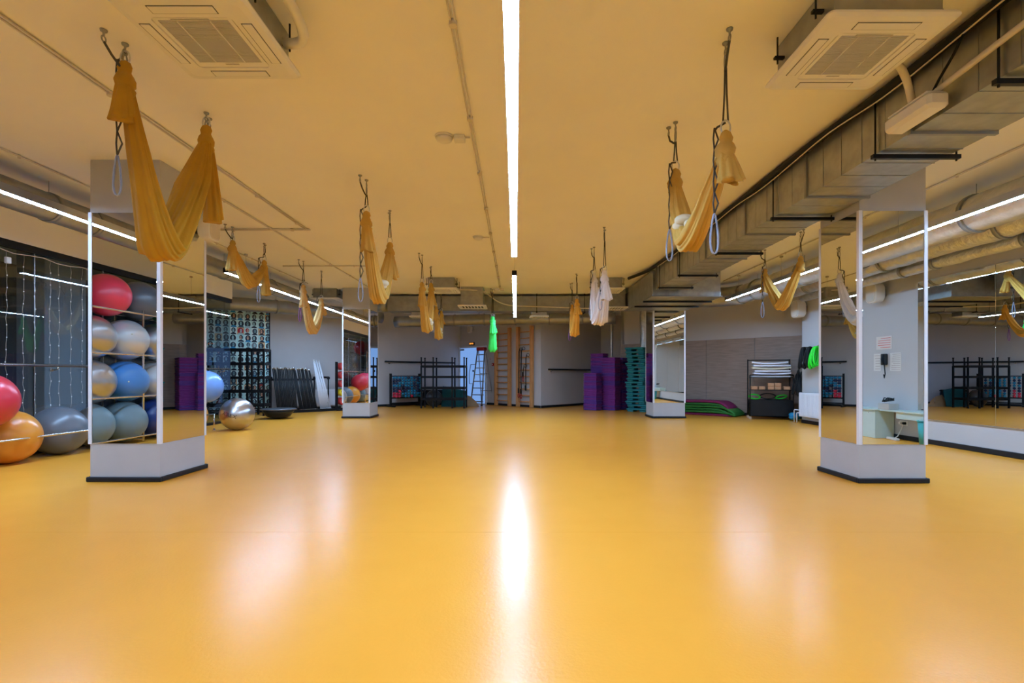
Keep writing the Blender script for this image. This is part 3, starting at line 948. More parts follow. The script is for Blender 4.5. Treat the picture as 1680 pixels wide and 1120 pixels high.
hammock(4.22, 7.4, 8.46, 2.80, 2.84, 2.15, 'ochre', 'ochre hammock in front of the right LED strip near the wall speaker', .0, .25, .0, .6, w=.065, seed=11, p=1.2)

# ------------------------------------------------------------------ exercise balls
def ball_mesh(r=.31):
    prof = []
    n = 36
    for i in range(n + 1):
        a = pi * i / n
        rr = r
        d = abs(a - pi / 2)
        if .42 < d < .95:
            rr = r * (1 - .006 * (.5 + .5 * cos((d - .42) * 2 * pi / .1325)))
        prof.append((max(1e-6, rr * sin(a)), -rr * cos(a)))
    return MB().lathe(prof, 40)
BM = ball_mesh().mesh('exercise_ball')
PLUG = MB().lathe([(.012, 0), (.012, .004), (.0001, .006)], 10).mesh('valve_plug')
BM.materials.append(MATS['ball_red']); PLUG.materials.append(MATS['cream_cloth'])
def ball(x, y, z, colr, label, group, sc=1.0, seed=0):
    rnd = random.Random(seed * 17 + 3)
    o = obj('exercise_ball', BM, 'ball_' + colr, None, (x, y, z), (R(90) + rnd.uniform(-.5, .5), rnd.uniform(-.5, .5), rnd.uniform(0, 6)))
    o.scale = (sc, sc, sc)
    tag(o, label, 'ball', group)
    v = obj('valve_plug', PLUG, 'cream_cloth', o, (0, 0, .3085))
    return o
FL = 'exercise balls on the floor by the glass'
ball(-6.02, 5.92, .318, 'orange', 'orange exercise ball on the floor at the left edge', FL, 1.02, 1)
ball(-5.86, 5.49, .765, 'red', 'red exercise ball resting on the orange one at the left edge', FL, 1.0, 2)
ball(-6.05, 6.62, .316, 'grey', 'grey exercise ball on the floor between the orange and silver ones', FL, 1.02, 3)
ball(-6.05, 7.27, .31, 'silver', 'silver exercise ball just left of the near column base', FL, 1.0, 4)
ball(-6.04, 7.91, .31, 'navy', 'navy exercise ball hidden behind the near left column', FL, 1.0, 5)
ball(-6.04, 8.56, .31, 'red', 'red exercise ball on the floor hidden behind the near left column', FL, 1.0, 6)
ball(-6.02, 9.22, .30, 'orange', 'orange exercise ball on the floor under the sky blue one', FL, .97, 7)
ball(-5.88, 9.48, .83, 'sky', 'sky blue exercise ball stacked right of the near left column', FL, .98, 8)
sb = ball(-5.32, 9.55, .305, 'silver', 'silver exercise ball with dark lettering alone on the floor', FL, .985, 9)
for k, (c_, lb) in enumerate((('slate', 'slate grey exercise ball on the floor nearest the ball rack'), ('silver', 'silver exercise ball on the floor left of the viewer'), ('blue', 'blue exercise ball on the floor left of the viewer'))):
    ball(-6.05, 5.10 - .66 * k, .31, c_, lb, FL, 1.0, 20 + k)
ball(-5.92, 4.77, .82, 'pink', 'pink exercise ball stacked on the floor balls left of the viewer', FL, 1.0, 31)
ball(-5.92, 4.11, .82, 'pink', 'pink exercise ball stacked nearest the tall ball rack', FL, 1.0, 32)
# lettering on the silver ball
me = text_mesh('AIREX', .105)
rr = .311
for v in me.vertices:
    a = v.co.x / rr; b = v.co.y / rr
    v.co = Vector((rr * sin(a) * cos(b), -rr * cos(a) * cos(b), rr * sin(b)))
sb.rotation_euler = (0, 0, 0)
lt = obj('lettering', me, 'black_rubber', sb, (0, 0, 0), (0, R(18), R(2)))

# floor rail that keeps the balls in
t = thing('ball_rail', 'low chrome rail holding back the floor balls', 'rail', (-5.72, 6.3, 0))
obj('rail_tube', MB().cyl((0, -3.2, .31), (0, 3.2, .31), .014, 10), 'chrome', t)
for q in (-3.18, -1.05, 1.05, 3.18):
    obj('post', MB().cyl((0, q, .003), (0, q, .31), .013, 10).lathe([(.03, 0.001), (.03, .012)], 12, Matrix.Translation((0, q, 0))), 'chrome', t)

# tall ball rack left of the viewer, seen in the near left mirror
t = thing('ball_rack', 'four tier chrome ball rack standing left of the viewer, seen in the column mirror', 'rack', (-6.05, 1.7, 0))
for z in (.10, .72, 1.36, 2.0):
    for x in (-.22, .22):
        obj('rail_tube', MB().cyl((x, -1.55, z), (x, 1.55, z), .014, 10), 'chrome', t)
for q in (-1.5, .3, 1.5):
    for x in (-.22, .22):
        obj('post', MB().cyl((x, q, .02), (x, q, 2.06), .016, 10), 'chrome', t)
    obj('cross_bar', MB().cyl((-.22, q, 1.04), (.22, q, 1.04), .012, 8).cyl((-.22, q, .05), (.22, q, .05), .012, 8), 'chrome', t)
rows = [(.10, ['slate', 'slate', 'navy', 'grey']), (.72, ['silver', 'blue', 'pearl', 'silver']), (1.36, ['silver', 'pearl', 'silver', 'grey']), (2.0, ['red', 'charcoal', 'green', 'sky'])]
nmz = ['bottom', 'second', 'third', 'top']
offs = [2.75, 2.72, 2.72, 2.44]
for i, (z, cs) in enumerate(rows):
    for k, c_ in enumerate(cs):
        ball(-6.05, offs[i] - .64 * k, z + .228 + .005, c_, '%s exercise ball on the %s rack tier, %s from the far end' % ({'pearl': 'pearl white', 'slate': 'slate grey', 'charcoal': 'charcoal'}.get(c_, c_), nmz[i], ['first', 'second', 'third', 'fourth'][k]), 'exercise balls on the rack', 1.0, 40 + i * 5 + k)

# barre and fairy lights on the glass
def handrail(name, label, at, rz, s0, s1, z, m, off=.09, r=.02):
    p = at((s0 + s1) / 2, 0, z)
    t = thing(name, label, 'handrail', p, rz)
    h = (s1 - s0) / 2
    obj('rail_tube', MB().cyl((-h, -off, 0), (h, -off, 0), r, 12), m, t)
    n = max(2, int((s1 - s0) / 1.3) + 1)
    for k in range(n):
        q = -h + .2 + (2 * h - .4) * k / (n - 1)
        obj('bracket', MB().tube([(q, -.002, -.06), (q, -off * .6, -.06), (q, -off, -.05), (q, -off, -.012)], .009, 7).cyl((q, -.001, -.06), (q, -.012, -.06), .025, 10), 'chrome', t)
atG, rzG, lenG = frame((-6.386, -4.0), (-6.386, 11.1))
handrail('ballet_barre', 'long metal ballet barre along the glass partition', atG, rzG, .2, 15.0, 1.18, 'chrome')
atL, rzL, lenL = frame(*WL)
atQ, rzQ, lenQ = frame(*WQ)
handrail('handrail', 'dark handrail on the grey wall above the dumbbells', atL, rzL, 7.2, 10.1, 1.5, 'black_metal', .08, .028)
handrail('handrail', 'dark handrail on the recess wall left of the purple steps', atQ, rzQ, .28, 2.6, 1.23, 'black_metal', .08, .026)

t = thing('fairy_light_curtain', 'curtain of thin fairy light strings hanging on the glass partition', 'string lights', (-6.33, 6.5, 2.6))
obj('header_cable', MB().tube([(0, -2 + .2 * k, .02 * sin(k * 1.9)) for k in range(24)], .005, 5), 'cable_cream', t)
for k in range(24):
    q = -1.95 + .185 * k + random.uniform(-.03, .03)
    L_ = random.uniform(1.75, 2.25)
    pts = [(random.uniform(-.005, .005), q + random.uniform(-.012, .012), -L_ * i / 26) for i in range(27)]
    o = obj('light_string', MB().tube(pts, .0017, 4), 'cable_cream', t)
    g = MB()
    for i in range(2, 27, 2):
        x, yv, zv = pts[i]
        g.ball((x, yv, zv), .0065, 6, (1, 1, 1.4))
    b = obj('bulbs', g, 'bulb', o); b['kind'] = 'stuff'
obj('adapter', MB().cbox(-.02, .02, -.3, -.24, -.16, -.08, .006), 'ac_white', t)

# dark curtain beyond the glass
g = MB(); vs = []; fs = []
nn = 160
for side in (0, 1):
    for i in range(nn + 1):
        yv = -4 + 11.2 * i / nn
        xv = -8.6 + .06 * sin(i * .85) + .03 * sin(i * 2.3) - .01 * side
        for z in (.02, 2.9):
            vs.append((xv, yv, z))
o2 = 2 * (nn + 1)
for i in range(nn):
    a = 2 * i
    fs.append((a, a + 2, a + 3, a + 1)); fs.append((o2 + a, o2 + a + 1, o2 + a + 3, o2 + a + 2))
    fs.append((a, o2 + a, o2 + a + 2, a + 2)); fs.append((a + 1, a + 3, o2 + a + 3, o2 + a + 1))
fs.append((0, 1, o2 + 1, o2)); fs.append((2 * nn, o2 + 2 * nn, o2 + 2 * nn + 1, 2 * nn + 1))
t = thing('dark_curtain', 'long black pleated curtain beyond the glass partition', 'curtain', (-8.6, 1.6, 0))
obj('cloth', MB().add([(x + 8.6, y_ - 1.6, z) for x, y_, z in vs], fs, True), 'curtain', t)
obj('curtain_track', MB().box(-.03, .03, -5.6, 5.6, 2.9, 2.95), 'black_metal', t)

# ------------------------------------------------------------------ poster on the far left wall
t = thing('portrait_poster', 'pale turquoise poster covered with rows of small portraits', 'poster', atL(1.2, 0, 0), rzL)
obj('backing_board', MB().box(-.65, 2.42, -.03, -.002, .1, 2.92), 'black_metal', t)
obj('print', MB().box(-.62, 2.39, -.034, -.031, .13, 2.89), 'poster', t)

# speakers
def speaker(loc, rz, label, s=1.0):
    t = thing('wall_speaker', label, 'speaker', loc, rz, 'white wall speakers')
    prof = []
    w, h = .13 * s, .17 * s
    P = [(w * (abs(cos(a)) ** .55) * (1 if cos(a) > 0 else -1), h * (abs(sin(a)) ** .55) * (1 if sin(a) > 0 else -1)) for a in [2 * pi * k / 28 for k in range(28)]]
    M = Matrix.Rotation(R(90), 4, 'X')
    n = len(P); vs = []; fs = []
    for sc, d in ((.72, -.04), (.95, -.075), (1.0, -.14), (1.0, -.21), (.95, -.225)):
        vs += [(x * sc, d * s, z * sc) for x, z in P]
    for i in range(4):
        for k in range(n):
            j = (k + 1) % n
            fs.append((i * n + k, i * n + j, (i + 1) * n + j, (i + 1) * n + k))
    fs.append(tuple(range(n))[::-1]); fs.append(tuple(4 * n + k for k in range(n)))
    obj('cabinet', MB().add(vs, fs, False), 'ac_white', t)
    obj('grille', MB().add([(x * .9, -.226 * s, z * .9) for x, z in P] + [(x * .84, -.236 * s, z * .84) for x, z in P], [(k, (k + 1) % n, n + (k + 1) % n, n + k) for k in range(n)] + [tuple(n + k for k in range(n))]), 'cable_cream', t)
    obj('bracket', MB().cyl((0, -.001, 0), (0, -.05 * s, 0), .03, 10).box(-.05, .05, -.012, -.001, -.06, .06), 'black_metal', t)
speaker((-3.49, 5.50, 2.66), R(90), 'round-cornered white speaker on the near left column', .8)
speaker((6.299, 10.85, 2.48), R(-90), 'white speaker on the end of the right wall above the radiator', 1.1)
speaker(atD(.72, .0, 2.72), rzD, 'small grey-white speaker above the exit sign', .75)
speaker((6.299, 1.15, 2.45), R(-90), 'white speaker high on the right wall above the notices', 1.0)

# exit sign and fire signs
t = thing('exit_sign', 'small black exit sign with orange letters above the door', 'sign', atD(.73, .0, 2.2), rzD)
obj('sign_box', MB().cbox(-.14, .14, -.045, -.002, -.055, .055, .008), 'black_metal', t)
obj('letters', text_mesh('ВЫХОД', .062, .001), 'exit_letters', t, (0, -.047, 0), (R(90), 0, 0))
t = thing('fire_notice', 'small red and white fire notice beside the ladder', 'sign', atD(1.75, .0, 1.62), rzD)
obj('plate', MB().box(-.06, .06, -.008, -.001, -.06, .06), 'paper', t)
obj('symbol', MB().box(-.045, -.01, -.0095, -.0081, .01, .045).box(.01, .045, -.0095, -.0081, .01, .045).box(-.045, -.01, -.0095, -.0081, -.045, -.01).box(.01, .045, -.0095, -.0081, -.045, -.01), 'red_plastic', t)
t = thing('fire_alarm', 'small dark red fire alarm box on the far wall', 'alarm', atD(1.9, .0, 1.42), rzD)
obj('alarm_box', MB().cbox(-.045, .045, -.05, -.001, -.05, .05, .008), 'red_plastic', t)
obj('alarm_button', MB().cyl((0, -.05, 0), (0, -.056, 0), .02, 12), 'paper', t)

# ------------------------------------------------------------------ wall bars
def wall_bars(s0, s1, label):
    t = thing('wall_bars', label, 'wall bars', atD((s0 + s1) / 2, 0, 0), rzD, 'pine wall bars')
    h = (s1 - s0) / 2
    for sx in (-1, 1):
        obj('post', MB().cbox(sx * (h - .055) - .055, sx * (h - .055) + .055, -.13, -.03, .003, 2.64, .006), 'wood_pine', t)
        obj('wall_bracket', MB().box(sx * (h - .055) - .02, sx * (h - .055) + .02, -.03, -.001, 2.3, 2.36).box(sx * (h - .055) - .02, sx * (h - .055) + .02, -.03, -.001, .3, .36), 'zinc_dark', t)
    for k in range(12):
        z = .18 + k * .207
        obj('rung', MB().tube([(-h + .108, -.08, z), (h - .108, -.08, z)], .024, 10, flat=(1, .85)), 'wood_pine', t)
    return t
wall_bars(2.08, 2.86, 'pine wall bars nearest the stepladder, with nothing hung on them')
wall_bars(3.16, 3.90, 'pine wall bars by the corner, hung with black straps')
def strap_set(s, z0, z1, label, m='cable_black', red=True):
    t = thing('suspension_strap', label, 'strap', atD(s, .17, 0), rzD, 'exercise straps on the wall bars')
    obj('webbing', MB().tube([(0, .03, z0), (.01, -.015, z0 - .1), (.0, -.02, (z0 + z1) / 2), (.012, -.02, z1 + .12)], .014, 6), m, t)
    obj('hook', MB().ring((0, .09, z0 + .0), .07, .05, .008, 'x', 14, 5), m, t)
    if red:
        obj('handle', MB().ring((.012, -.03, z1 + .06), .035, .07, .014, 'y', 14, 6), 'red_plastic', t)
    obj('buckle', MB().cbox(-.025, .03, -.045, -.012, z1 + .14, z1 + .3, .006), m, t)
strap_set(3.36, 1.90, .32, 'black exercise strap with red handle, leftmost on the corner wall bars')
strap_set(3.47, 1.92, .30, 'black exercise strap with red handle, second on the corner wall bars')
strap_set(3.56, 1.35, .85, 'short thin strap with red grip in the middle of the corner wall bars')
strap_set(3.68, 1.70, .42, 'black exercise strap hung closest to the right post of the wall bars', red=False)

# ------------------------------------------------------------------ stepladder
t = thing('stepladder', 'aluminium stepladder with red top cap in front of the door', 'ladder', atD(1.66, .36, 0), rzD + R(14))
for sx in (-1, 1):
    obj('front_rail', MB().tube([(sx * .24, -.3, .004), (sx * .15, .0, 1.95)], .022, 6, flat=(1.3, .7)), 'zinc_dark', t)
    obj('rear_rail', MB().tube([(sx * .27, .4, .004), (sx * .15, .05, 1.92)], .016, 6), 'zinc_dark', t)
    obj('foot', MB().cbox(sx * .24 - .03, sx * .24 + .03, -.335, -.27, .001, .04, .006), 'black_rubber', t)
for k in range(8):
    u = (k + .6) / 8.4
    z = 1.95 * u; yv = -.3 + .3 * u; w = .24 - .09 * u
    obj('step', MB().cbox(-w, w, yv - .01, yv + .09, z - .02, z + .012, .005), 'aluminium' if k else 'zinc_dark', t)
for z in (.5, 1.1):
    obj('rear_brace', MB().cyl((-.25 + .05 * z, .4 - .18 * z, z), (.25 - .05 * z, .4 - .18 * z, z), .01, 6), 'zinc_dark', t)
obj('top_cap', MB().cbox(-.17, .17, -.07, .12, 1.9, 2.02, .02), 'red_plastic', t)
obj('safety_bar', MB().tube([(-.3, -.28, .75), (-.34, -.24, 1.1), (-.3, -.2, 1.42)], .012, 6).cyl((-.3, -.28, .75), (-.2, -.2, .75), .01, 6).cyl((-.3, -.2, 1.42), (-.18, -.08, 1.42), .01, 6), 'zinc_dark', t)

# ------------------------------------------------------------------ step platforms
PUR = MB()
PUR.cbox(-.24, .24, -.155, .155, .013, .046, .012)
PUR.cbox(-.215, .215, -.13, .13, .0, .0135, .002)
PURM = PUR.mesh('step_platform'); PURM.materials.append(MATS['purple_foam'])
def purple_stack(x, y, n, where, grp, seed):
    rnd = random.Random(seed)
    for k in range(n):
        o = obj('step_platform', PURM, 'violet_foam' if rnd.random() < .3 else 'purple_foam', None, (x + rnd.uniform(-.006, .006), y + rnd.uniform(-.006, .006), .001 + k * .0462), (0, 0, R(-45) + rnd.uniform(-.012, .012)))
        tag(o, 'purple step platform, %s from the floor in the %s' % (ordinal(k + 1), where), 'step platform', grp)
purple_stack(2.31, 14.98, 24, 'short front left stack', 'front left purple stack', 1)
purple_stack(2.585, 15.42, 37, 'tallest rear stack', 'tall rear purple stack', 2)
purple_stack(2.86, 14.98, 34, 'front stack by the teal steps', 'front right purple stack', 3)
purple_stack(3.16, 15.33, 34, 'rear stack by the teal steps', 'rear right purple stack', 4)

# teal aerobic steps: a board with two feet, piled crosswise
def teal_meshes():
    b = MB(); b.cbox(-.29, .29, -.2, .2, .05, .10, .015)
    f = MB(); f.cbox(-.09, .09, -.17, .17, 0, .05, .012)
    tr = MB(); tr.box(-.25, .25, -.165, .165, .1, .103)
    return b.mesh('board'), f.mesh('foot'), tr.mesh('tread')
TB, TF, TT = teal_meshes()
for q in (TB, TF): q.materials.append(MATS['teal_foam'])
TT.materials.append(MATS['teal_mat'])
rnd = random.Random(5)
for k in range(17):
    t = thing('aerobic_step', 'teal aerobic step, %s from the floor in its pile' % ordinal(k + 1), 'step', (3.52 + rnd.uniform(-.035, .035), 14.36 + rnd.uniform(-.03, .03), .001 + k * .1085), R(-38) + rnd.uniform(-.12, .12), 'pile of teal steps')
    obj('board', TB, 'teal_foam', t)
    for sx in (-1, 1):
        obj('foot', TF, 'teal_foam', t, (sx * .18, 0, 0))
    obj('tread', TT, 'teal_mat', t)

# ------------------------------------------------------------------ folded gym mats by the far right wall
def mat_sheet(L, Dp, th, amp, seed, z0, fold=0.0):
    rnd = random.Random(seed)
    p1, p2 = rnd.uniform(0, 6), rnd.uniform(0, 6)
    nx, ny = 26, 6
    vs = []; fs = []
    for side in (0, 1):
        for i in range(nx + 1):
            for j in range(ny + 1):
                u, v = i / nx, j / ny
                z = z0 + amp * (sin(u * 5 + p1) + .5 * sin(u * 9 + v * 3 + p2)) * (1 - .3 * v)
                e = max(0, u - .78) / .22
                z -= e * e * min(z0 * .8, .16)
                vs.append(((u - .5) * L, (v - .5) * Dp + .02 * sin(u * 7 + p2), max(.002 + side * th, z + side * th)))
    o = (nx + 1) * (ny + 1)
    g = lambda i, j: i * (ny + 1) + j
    for i in range(nx):
        for j in range(ny):
            fs.append((g(i, j), g(i, j + 1), g(i + 1, j + 1), g(i + 1, j)))
            fs.append((o + g(i, j), o + g(i + 1, j), o + g(i + 1, j + 1), o + g(i, j + 1)))
    for i in range(nx):
        for j in (0, ny):
            q = (g(i, j), g(i + 1, j), o + g(i + 1, j), o + g(i, j))
            fs.append(q if j == 0 else q[::-1])
    for j in range(ny):
        for i in (0, nx):
            q = (g(i, j), o + g(i, j), o + g(i, j + 1), g(i, j + 1))
            fs.append(q if i == 0 else q[::-1])
    return MB().add(vs, fs, True)
ML = [('magenta_mat', 1.75, .62, .0, 'bottom magenta mat of the pile by the far right wall'), ('green_mat', 1.8, .66, .065, 'green mat lying second from the bottom of the mat pile'), ('green_mat', 1.72, .62, .13, 'green mat lying third from the bottom of the mat pile'), ('green_mat', 1.78, .64, .195, 'green mat lying fourth from the bottom of the mat pile'), ('green_mat', 1.7, .63, .26, 'green mat directly under the magenta top mat'), ('magenta_mat', 1.45, .6, .325, 'magenta mat on top of the mat pile')]
for k, (m, L_, d_, z_, lb) in enumerate(ML):
    o = obj('gym_mat', mat_sheet(L_, d_, .05, .006 if k else .0, 77, z_ + .004), m, None, (4.98 + (.06 if k % 2 else 0), 13.36 - (.06 if k % 2 else 0), 0), (0, 0, R(-45)))
    tag(o, lb, 'mat', 'mats piled by the far right wall')

# ------------------------------------------------------------------ black racks
def post_rack(loc, rz, w, d, levels, ztop, label, name='storage_rack', posts=None, extra=.0, brace=True, wheel=False, sh=.07):
    t = thing(name, label, 'rack', loc, rz)
    posts = posts or [-w / 2, w / 2]
    for x in posts:
        for y in (-d / 2, d / 2):
            obj('upright', MB().box(x - .022, x + .022, y - .022, y + .022, .002, ztop), 'black_metal', t)
            if extra:
                obj('pin', MB().cyl((x, y, ztop), (x, y, ztop + extra), .02, 8).cyl((x, y, ztop + extra - .03), (x, y, ztop + extra), .028, 8), 'black_metal', t)
    for z in levels:
        g = MB().box(-w / 2, w / 2, -d / 2 - .022, -d / 2 + .022, z - sh / 2, z + sh / 2).box(-w / 2, w / 2, d / 2 - .022, d / 2 + .022, z - sh / 2, z + sh / 2)
        for x in posts:
            g.box(x - .02, x + .02, -d / 2, d / 2, z - sh / 2, z + sh / 2)
        obj('tier_frame', g, 'black_metal', t)
    if brace:
        for i in range(len(posts) - 1):
            z0, z1 = levels[1], levels[2]
            obj('brace', MB().cyl((posts[i], d / 2, z0), (posts[i + 1], d / 2, z1), .011, 6), 'black_metal', t)
    if wheel:
        for x in (-w / 2, w / 2):
            for y in (-d / 2, d / 2):
                obj('caster', MB().cyl((x, y - .02, .035), (x, y + .02, .035), .034, 12), 'chrome', t)
    return t
post_rack((-7.28, 13.0, 0), R(6), 1.55, .42, [.27, .63, .98, 1.34, 1.70], 1.72, 'tall black open rack standing in front of the portrait poster', posts=[-.775, -.25, .2, .48, .775])
post_rack((-2.28, 15.95, 0), R(-3), 1.36, .5, [.29, .64, .99, 1.32], 1.34, 'black open rack with upright pins in front of the far corner', posts=[-.68, -.3, .3, .68], extra=.27, brace=False)

# dumbbells
def dumb_mesh():
    g = MB()
    g.cyl((0, -.07, 0), (0, .07, 0), .014, 8)
    for s in (-1, 1):
        g.lathe([(.022, -.04), (.042, -.022), (.042, .022), (.022, .04)], 8, Matrix.Translation((0, s * .085, 0)) @ Matrix.Rotation(R(90), 4, 'X'), False)
    return g.mesh('dumbbell')
DM = dumb_mesh(); DM.materials.append(MATS['dumb_teal'])
p_ = atL(7.78, .42)
t = thing('dumbbell_rack', 'low black dumbbell rack against the far left grey wall', 'rack', (p_[0], p_[1], 0), rzL)
for sx in (-1, 1):
    obj('side_post', MB().box(sx * .55 - .025, sx * .55 + .025, -.02, .06, .02, 1.1), 'black_metal', t)
    obj('base_foot', MB().box(sx * .55 - .03, sx * .55 + .03, -.25, .25, .002, .06), 'black_metal', t)
for k in range(9):
    x = -.46 + .115 * k
    obj('cradle_strip', MB().box(x - .012, x + .012, .005, .03, .3, 1.02), 'black_metal', t)
obj('cross_bar', MB().box(-.55, .55, .0, .05, .27, .31).box(-.55, .55, .0, .05, 1.0, 1.03).box(-.55, .55, .0, .04, .1, .14), 'black_metal', t)
rnd = random.Random(11)
M4 = Matrix.Translation((p_[0], p_[1], 0)) @ Matrix.Rotation(rzL, 4, 'Z')
red_ = {(0, 0), (0, 1), (1, 0), (1, 1), (1, 2), (5, 0)}
for c in range(9):
    for r in range(8):
        if rnd.random() < .08 and (c, r) not in red_:
            continue
        m = 'dumb_red' if (c, r) in red_ else 'dumb_teal' if rnd.random() < .55 + .3 * (c % 3 == 2) else 'dumb_navy'
        q = M4 @ Vector((-.46 + .115 * c, -.115, .35 + .087 * r))
        o = obj('dumbbell', DM, m, None, q, (0, 0, rzL + rnd.uniform(-.05, .05)))
        tag(o, 'small %s dumbbell, %s row up, %s column of the low dumbbell rack' % (m[5:], ordinal(r + 1), ordinal(c + 1)), 'dumbbell', 'dumbbells on the low rack')

# black gear box, wheel and puzzle mat by the pin rack
p_ = atL(8.95, .42)
t = thing('gear_trunk', 'black low gear trunk between dumbbell rack and pin rack', 'trunk', (p_[0], p_[1], 0), rzL)
obj('trunk_body', MB().cbox(-.36, .36, -.25, .25, .002, .46, .03), 'dark_plastic', t)
obj('trunk_lid', MB().cbox(-.37, .37, -.26, .26, .465, .53, .025), 'black_metal', t)
obj('trunk_handle', MB().ring((0, -.265, .33), .09, .035, .01, 'y', 14, 6), 'black_metal', t)
t = thing('half_ball_trainer', 'grey half ball trainer leaning low behind the pin rack', 'balance trainer', (-2.70, 16.52, .001))
Mt = Matrix.Translation((0, 0, .285)) @ Matrix.Rotation(R(80), 4, 'X')
obj('dome', MB().lathe([(.275, 0), (.265, .07), (.22, .14), (.13, .185), (.0001, .2)], 28, Mt), 'ball_charcoal', t)
obj('platform', MB().lathe([(.0001, -.055), (.25, -.05), (.285, -.02), (.285, 0)], 28, Mt), 'dark_plastic', t)
t = thing('puzzle_mat', 'teal puzzle mat with toothed edge leaning behind the pin rack', 'mat', (-2.05, 16.52, .001), R(-8))
P = []
n_ = 14
for k in range(n_):
    x = -.42 + .84 * k / n_
    w_ = .84 / n_
    b_ = .66 - .13 * (k / n_)
    P += [(x, b_), (x + w_ * .3, b_), (x + w_ * .3, b_ + .035), (x + w_ * .75, b_ + .035), (x + w_ * .75, b_)]
P += [(.42, .53), (.42, .02), (.2, .0), (-.42, .0)]
obj('mat_sheet', MB().prism(P[::-1], -.012, .012, Matrix.Translation((0, 0, .0)) @ Matrix.Rotation(R(78), 4, 'X')), 'teal_mat', t)
t = thing('cardboard_sheet', 'folded brown cardboard sheet on the floor behind the pin rack', 'cardboard', (-1.62, 16.6, .001), R(12))
obj('cardboard_face', MB().prism([(-.22, 0), (.22, 0), (.16, .34), (-.05, .42)], -.004, .004, Matrix.Rotation(R(72), 4, 'X')), 'cardboard', t)
obj('cardboard_flap', MB().prism([(.22, 0), (.42, 0), (.3, .2), (.16, .34)], -.004, .004, Matrix.Rotation(R(64), 4, 'X')), 'cardboard', t)

# ------------------------------------------------------------------ weighted bars on the far left wall rack
rb0 = Vector((-6.5, 13.62, 0)); ed = Vector((.7214, .6925, 0)); nv = Vector((-.6925, .7214, 0))
t = thing('bar_rack', 'low black rack base holding the leaning bars', 'rack', rb0 + ed * .95, rzL)
obj('base_tray', MB().box(-1.0, 1.05, -.09, .06, .002, .05).box(-1.0, 1.05, -.1, -.085, .05, .085), 'black_metal', t)
obj('top_rail', MB().cyl((-1.0, .34, .92), (.2, .34, .92), .03, 8).cyl((.38, .34, .98), (.62, .34, .98), .03, 8), 'black_metal', t)
for x in (-1.0, .2, .62):
    obj('rail_post', MB().cyl((x, .34, .002), (x, .34, .98), .022, 8), 'black_metal', t)
    obj('rail_cap', MB().ball((x, .34, .96), .05, 10), 'black_rubber', t)
    obj('base_arm', MB().box(x - .02, x + .02, .06, .36, .002, .045), 'black_metal', t)
def bar(s, lean, side, L_, m, cap, label, grp, r=.017):
    b = rb0 + ed * s + Vector((0, 0, .054)); tp = rb0 + ed * (s + side) + nv * lean
    hgt = math.sqrt(max(.1, L_ * L_ - lean * lean - side * side)); tp.z = .054 + hgt
    t = thing('weighted_bar', label, 'bar', b, 0, grp)
    d = (tp - b); u = d.normalized()
    obj('shaft', MB().cyl(u * .03, u * (L_ - .04), r, 8), m, t)
    obj('end_cap', MB().cyl(u * .0, u * .03, r * 1.15, 8), cap, t)
    obj('end_cap', MB().cyl(u * (L_ - .04), u * L_, r * 1.1, 8), cap, t)
rnd = random.Random(3)
for k in range(15):
    bar(.02 + .036 * k, .24 + rnd.uniform(-.01, .01), -.06 + .004 * k, 1.22 + rnd.uniform(-.02, .03), 'dark_plastic', 'chrome', 'black weighted bar, %s from the left in the left bunch' % ordinal(k + 1), 'black bars, left half')
for k in range(14):
    bar(.62 + .036 * k, .24 + rnd.uniform(-.01, .01), -.12 + rnd.uniform(-.015, .015), 1.22 + rnd.uniform(-.03, .02), 'dark_plastic', 'chrome', 'black weighted bar, %s from the left in the right bunch' % ordinal(k + 1), 'black bars, right half')
for k in range(11):
    bar(1.20 + .030 * k, .25 + rnd.uniform(-.015, .02), -.14 - .012 * k + rnd.uniform(-.035, .035), 1.42 + rnd.uniform(-.06, .06), 'white_trim', 'ac_white', 'slim white bar, %s from the left at the foot of the bunch' % ordinal(k + 1), 'white bars', .013)
# a low heater behind the bars
t = thing('radiator', 'low white radiator behind the leaning bars', 'radiator', atL(5.0, .1), rzL)
obj('panel', MB().cbox(-.9, .9, -.05, .03, .12, .62, .01), 'white_trim', t)
for k in range(2):
    obj('bracket', MB().box(-.6 + 1.2 * k - .02, -.6 + 1.2 * k + .02, .03, .098, .3, .4), 'white_trim', t)
    obj('foot', MB().box(-.7 + 1.4 * k - .02, -.7 + 1.4 * k + .02, -.02, .02, .001, .12), 'white_trim', t)

# foam rollers on an upright stand
pr = rb0 + ed * 1.83
rzT = rzL
t = thing('roller_stand', 'black upright stand carrying red and yellow foam rollers', 'stand', (pr.x, pr.y, 0), rzT)
obj('post', MB().box(-.17, -.11, .02, .08, .01, 1.44), 'black_metal', t)
obj('base', MB().box(-.25, .25, -.18, .2, .001, .03), 'black_metal', t)
for z in (.27, .53, .79, 1.05, 1.31):
    obj('peg', MB().cyl((-.11, .05, z), (.0, .05, z), .012, 6).cyl((0, .05, z), (0, -.17, z), .012, 6), 'black_metal', t)
M4 = Matrix.Translation((pr.x, pr.y, 0)) @ Matrix.Rotation(rzT, 4, 'Z')
def roller_mesh():
    g = MB()
    n = 20; ro, ri = .115, .03
    pro = [(ri, -.28), (ro - .012, -.28), (ro, -.268), (ro, .268), (ro - .012, .28), (ri, .28), (ri, -.28)]
    g.lathe(pro, n, Matrix.Rotation(R(90), 4, 'X'))
    return g.mesh('foam_roller')
RM = roller_mesh(); RM.materials.append(MATS['red_foam'])
SLOT = MB()
for k in range(3):
    a = k * 2 * pi / 3 + .5
    SLOT.cyl((.068 * cos(a), -.281, .068 * sin(a)), (.068 * cos(a), -.284, .068 * sin(a)), .02, 10)
SLM = SLOT.mesh('end_slots'); SLM.materials.append(MATS['black_rubber'])
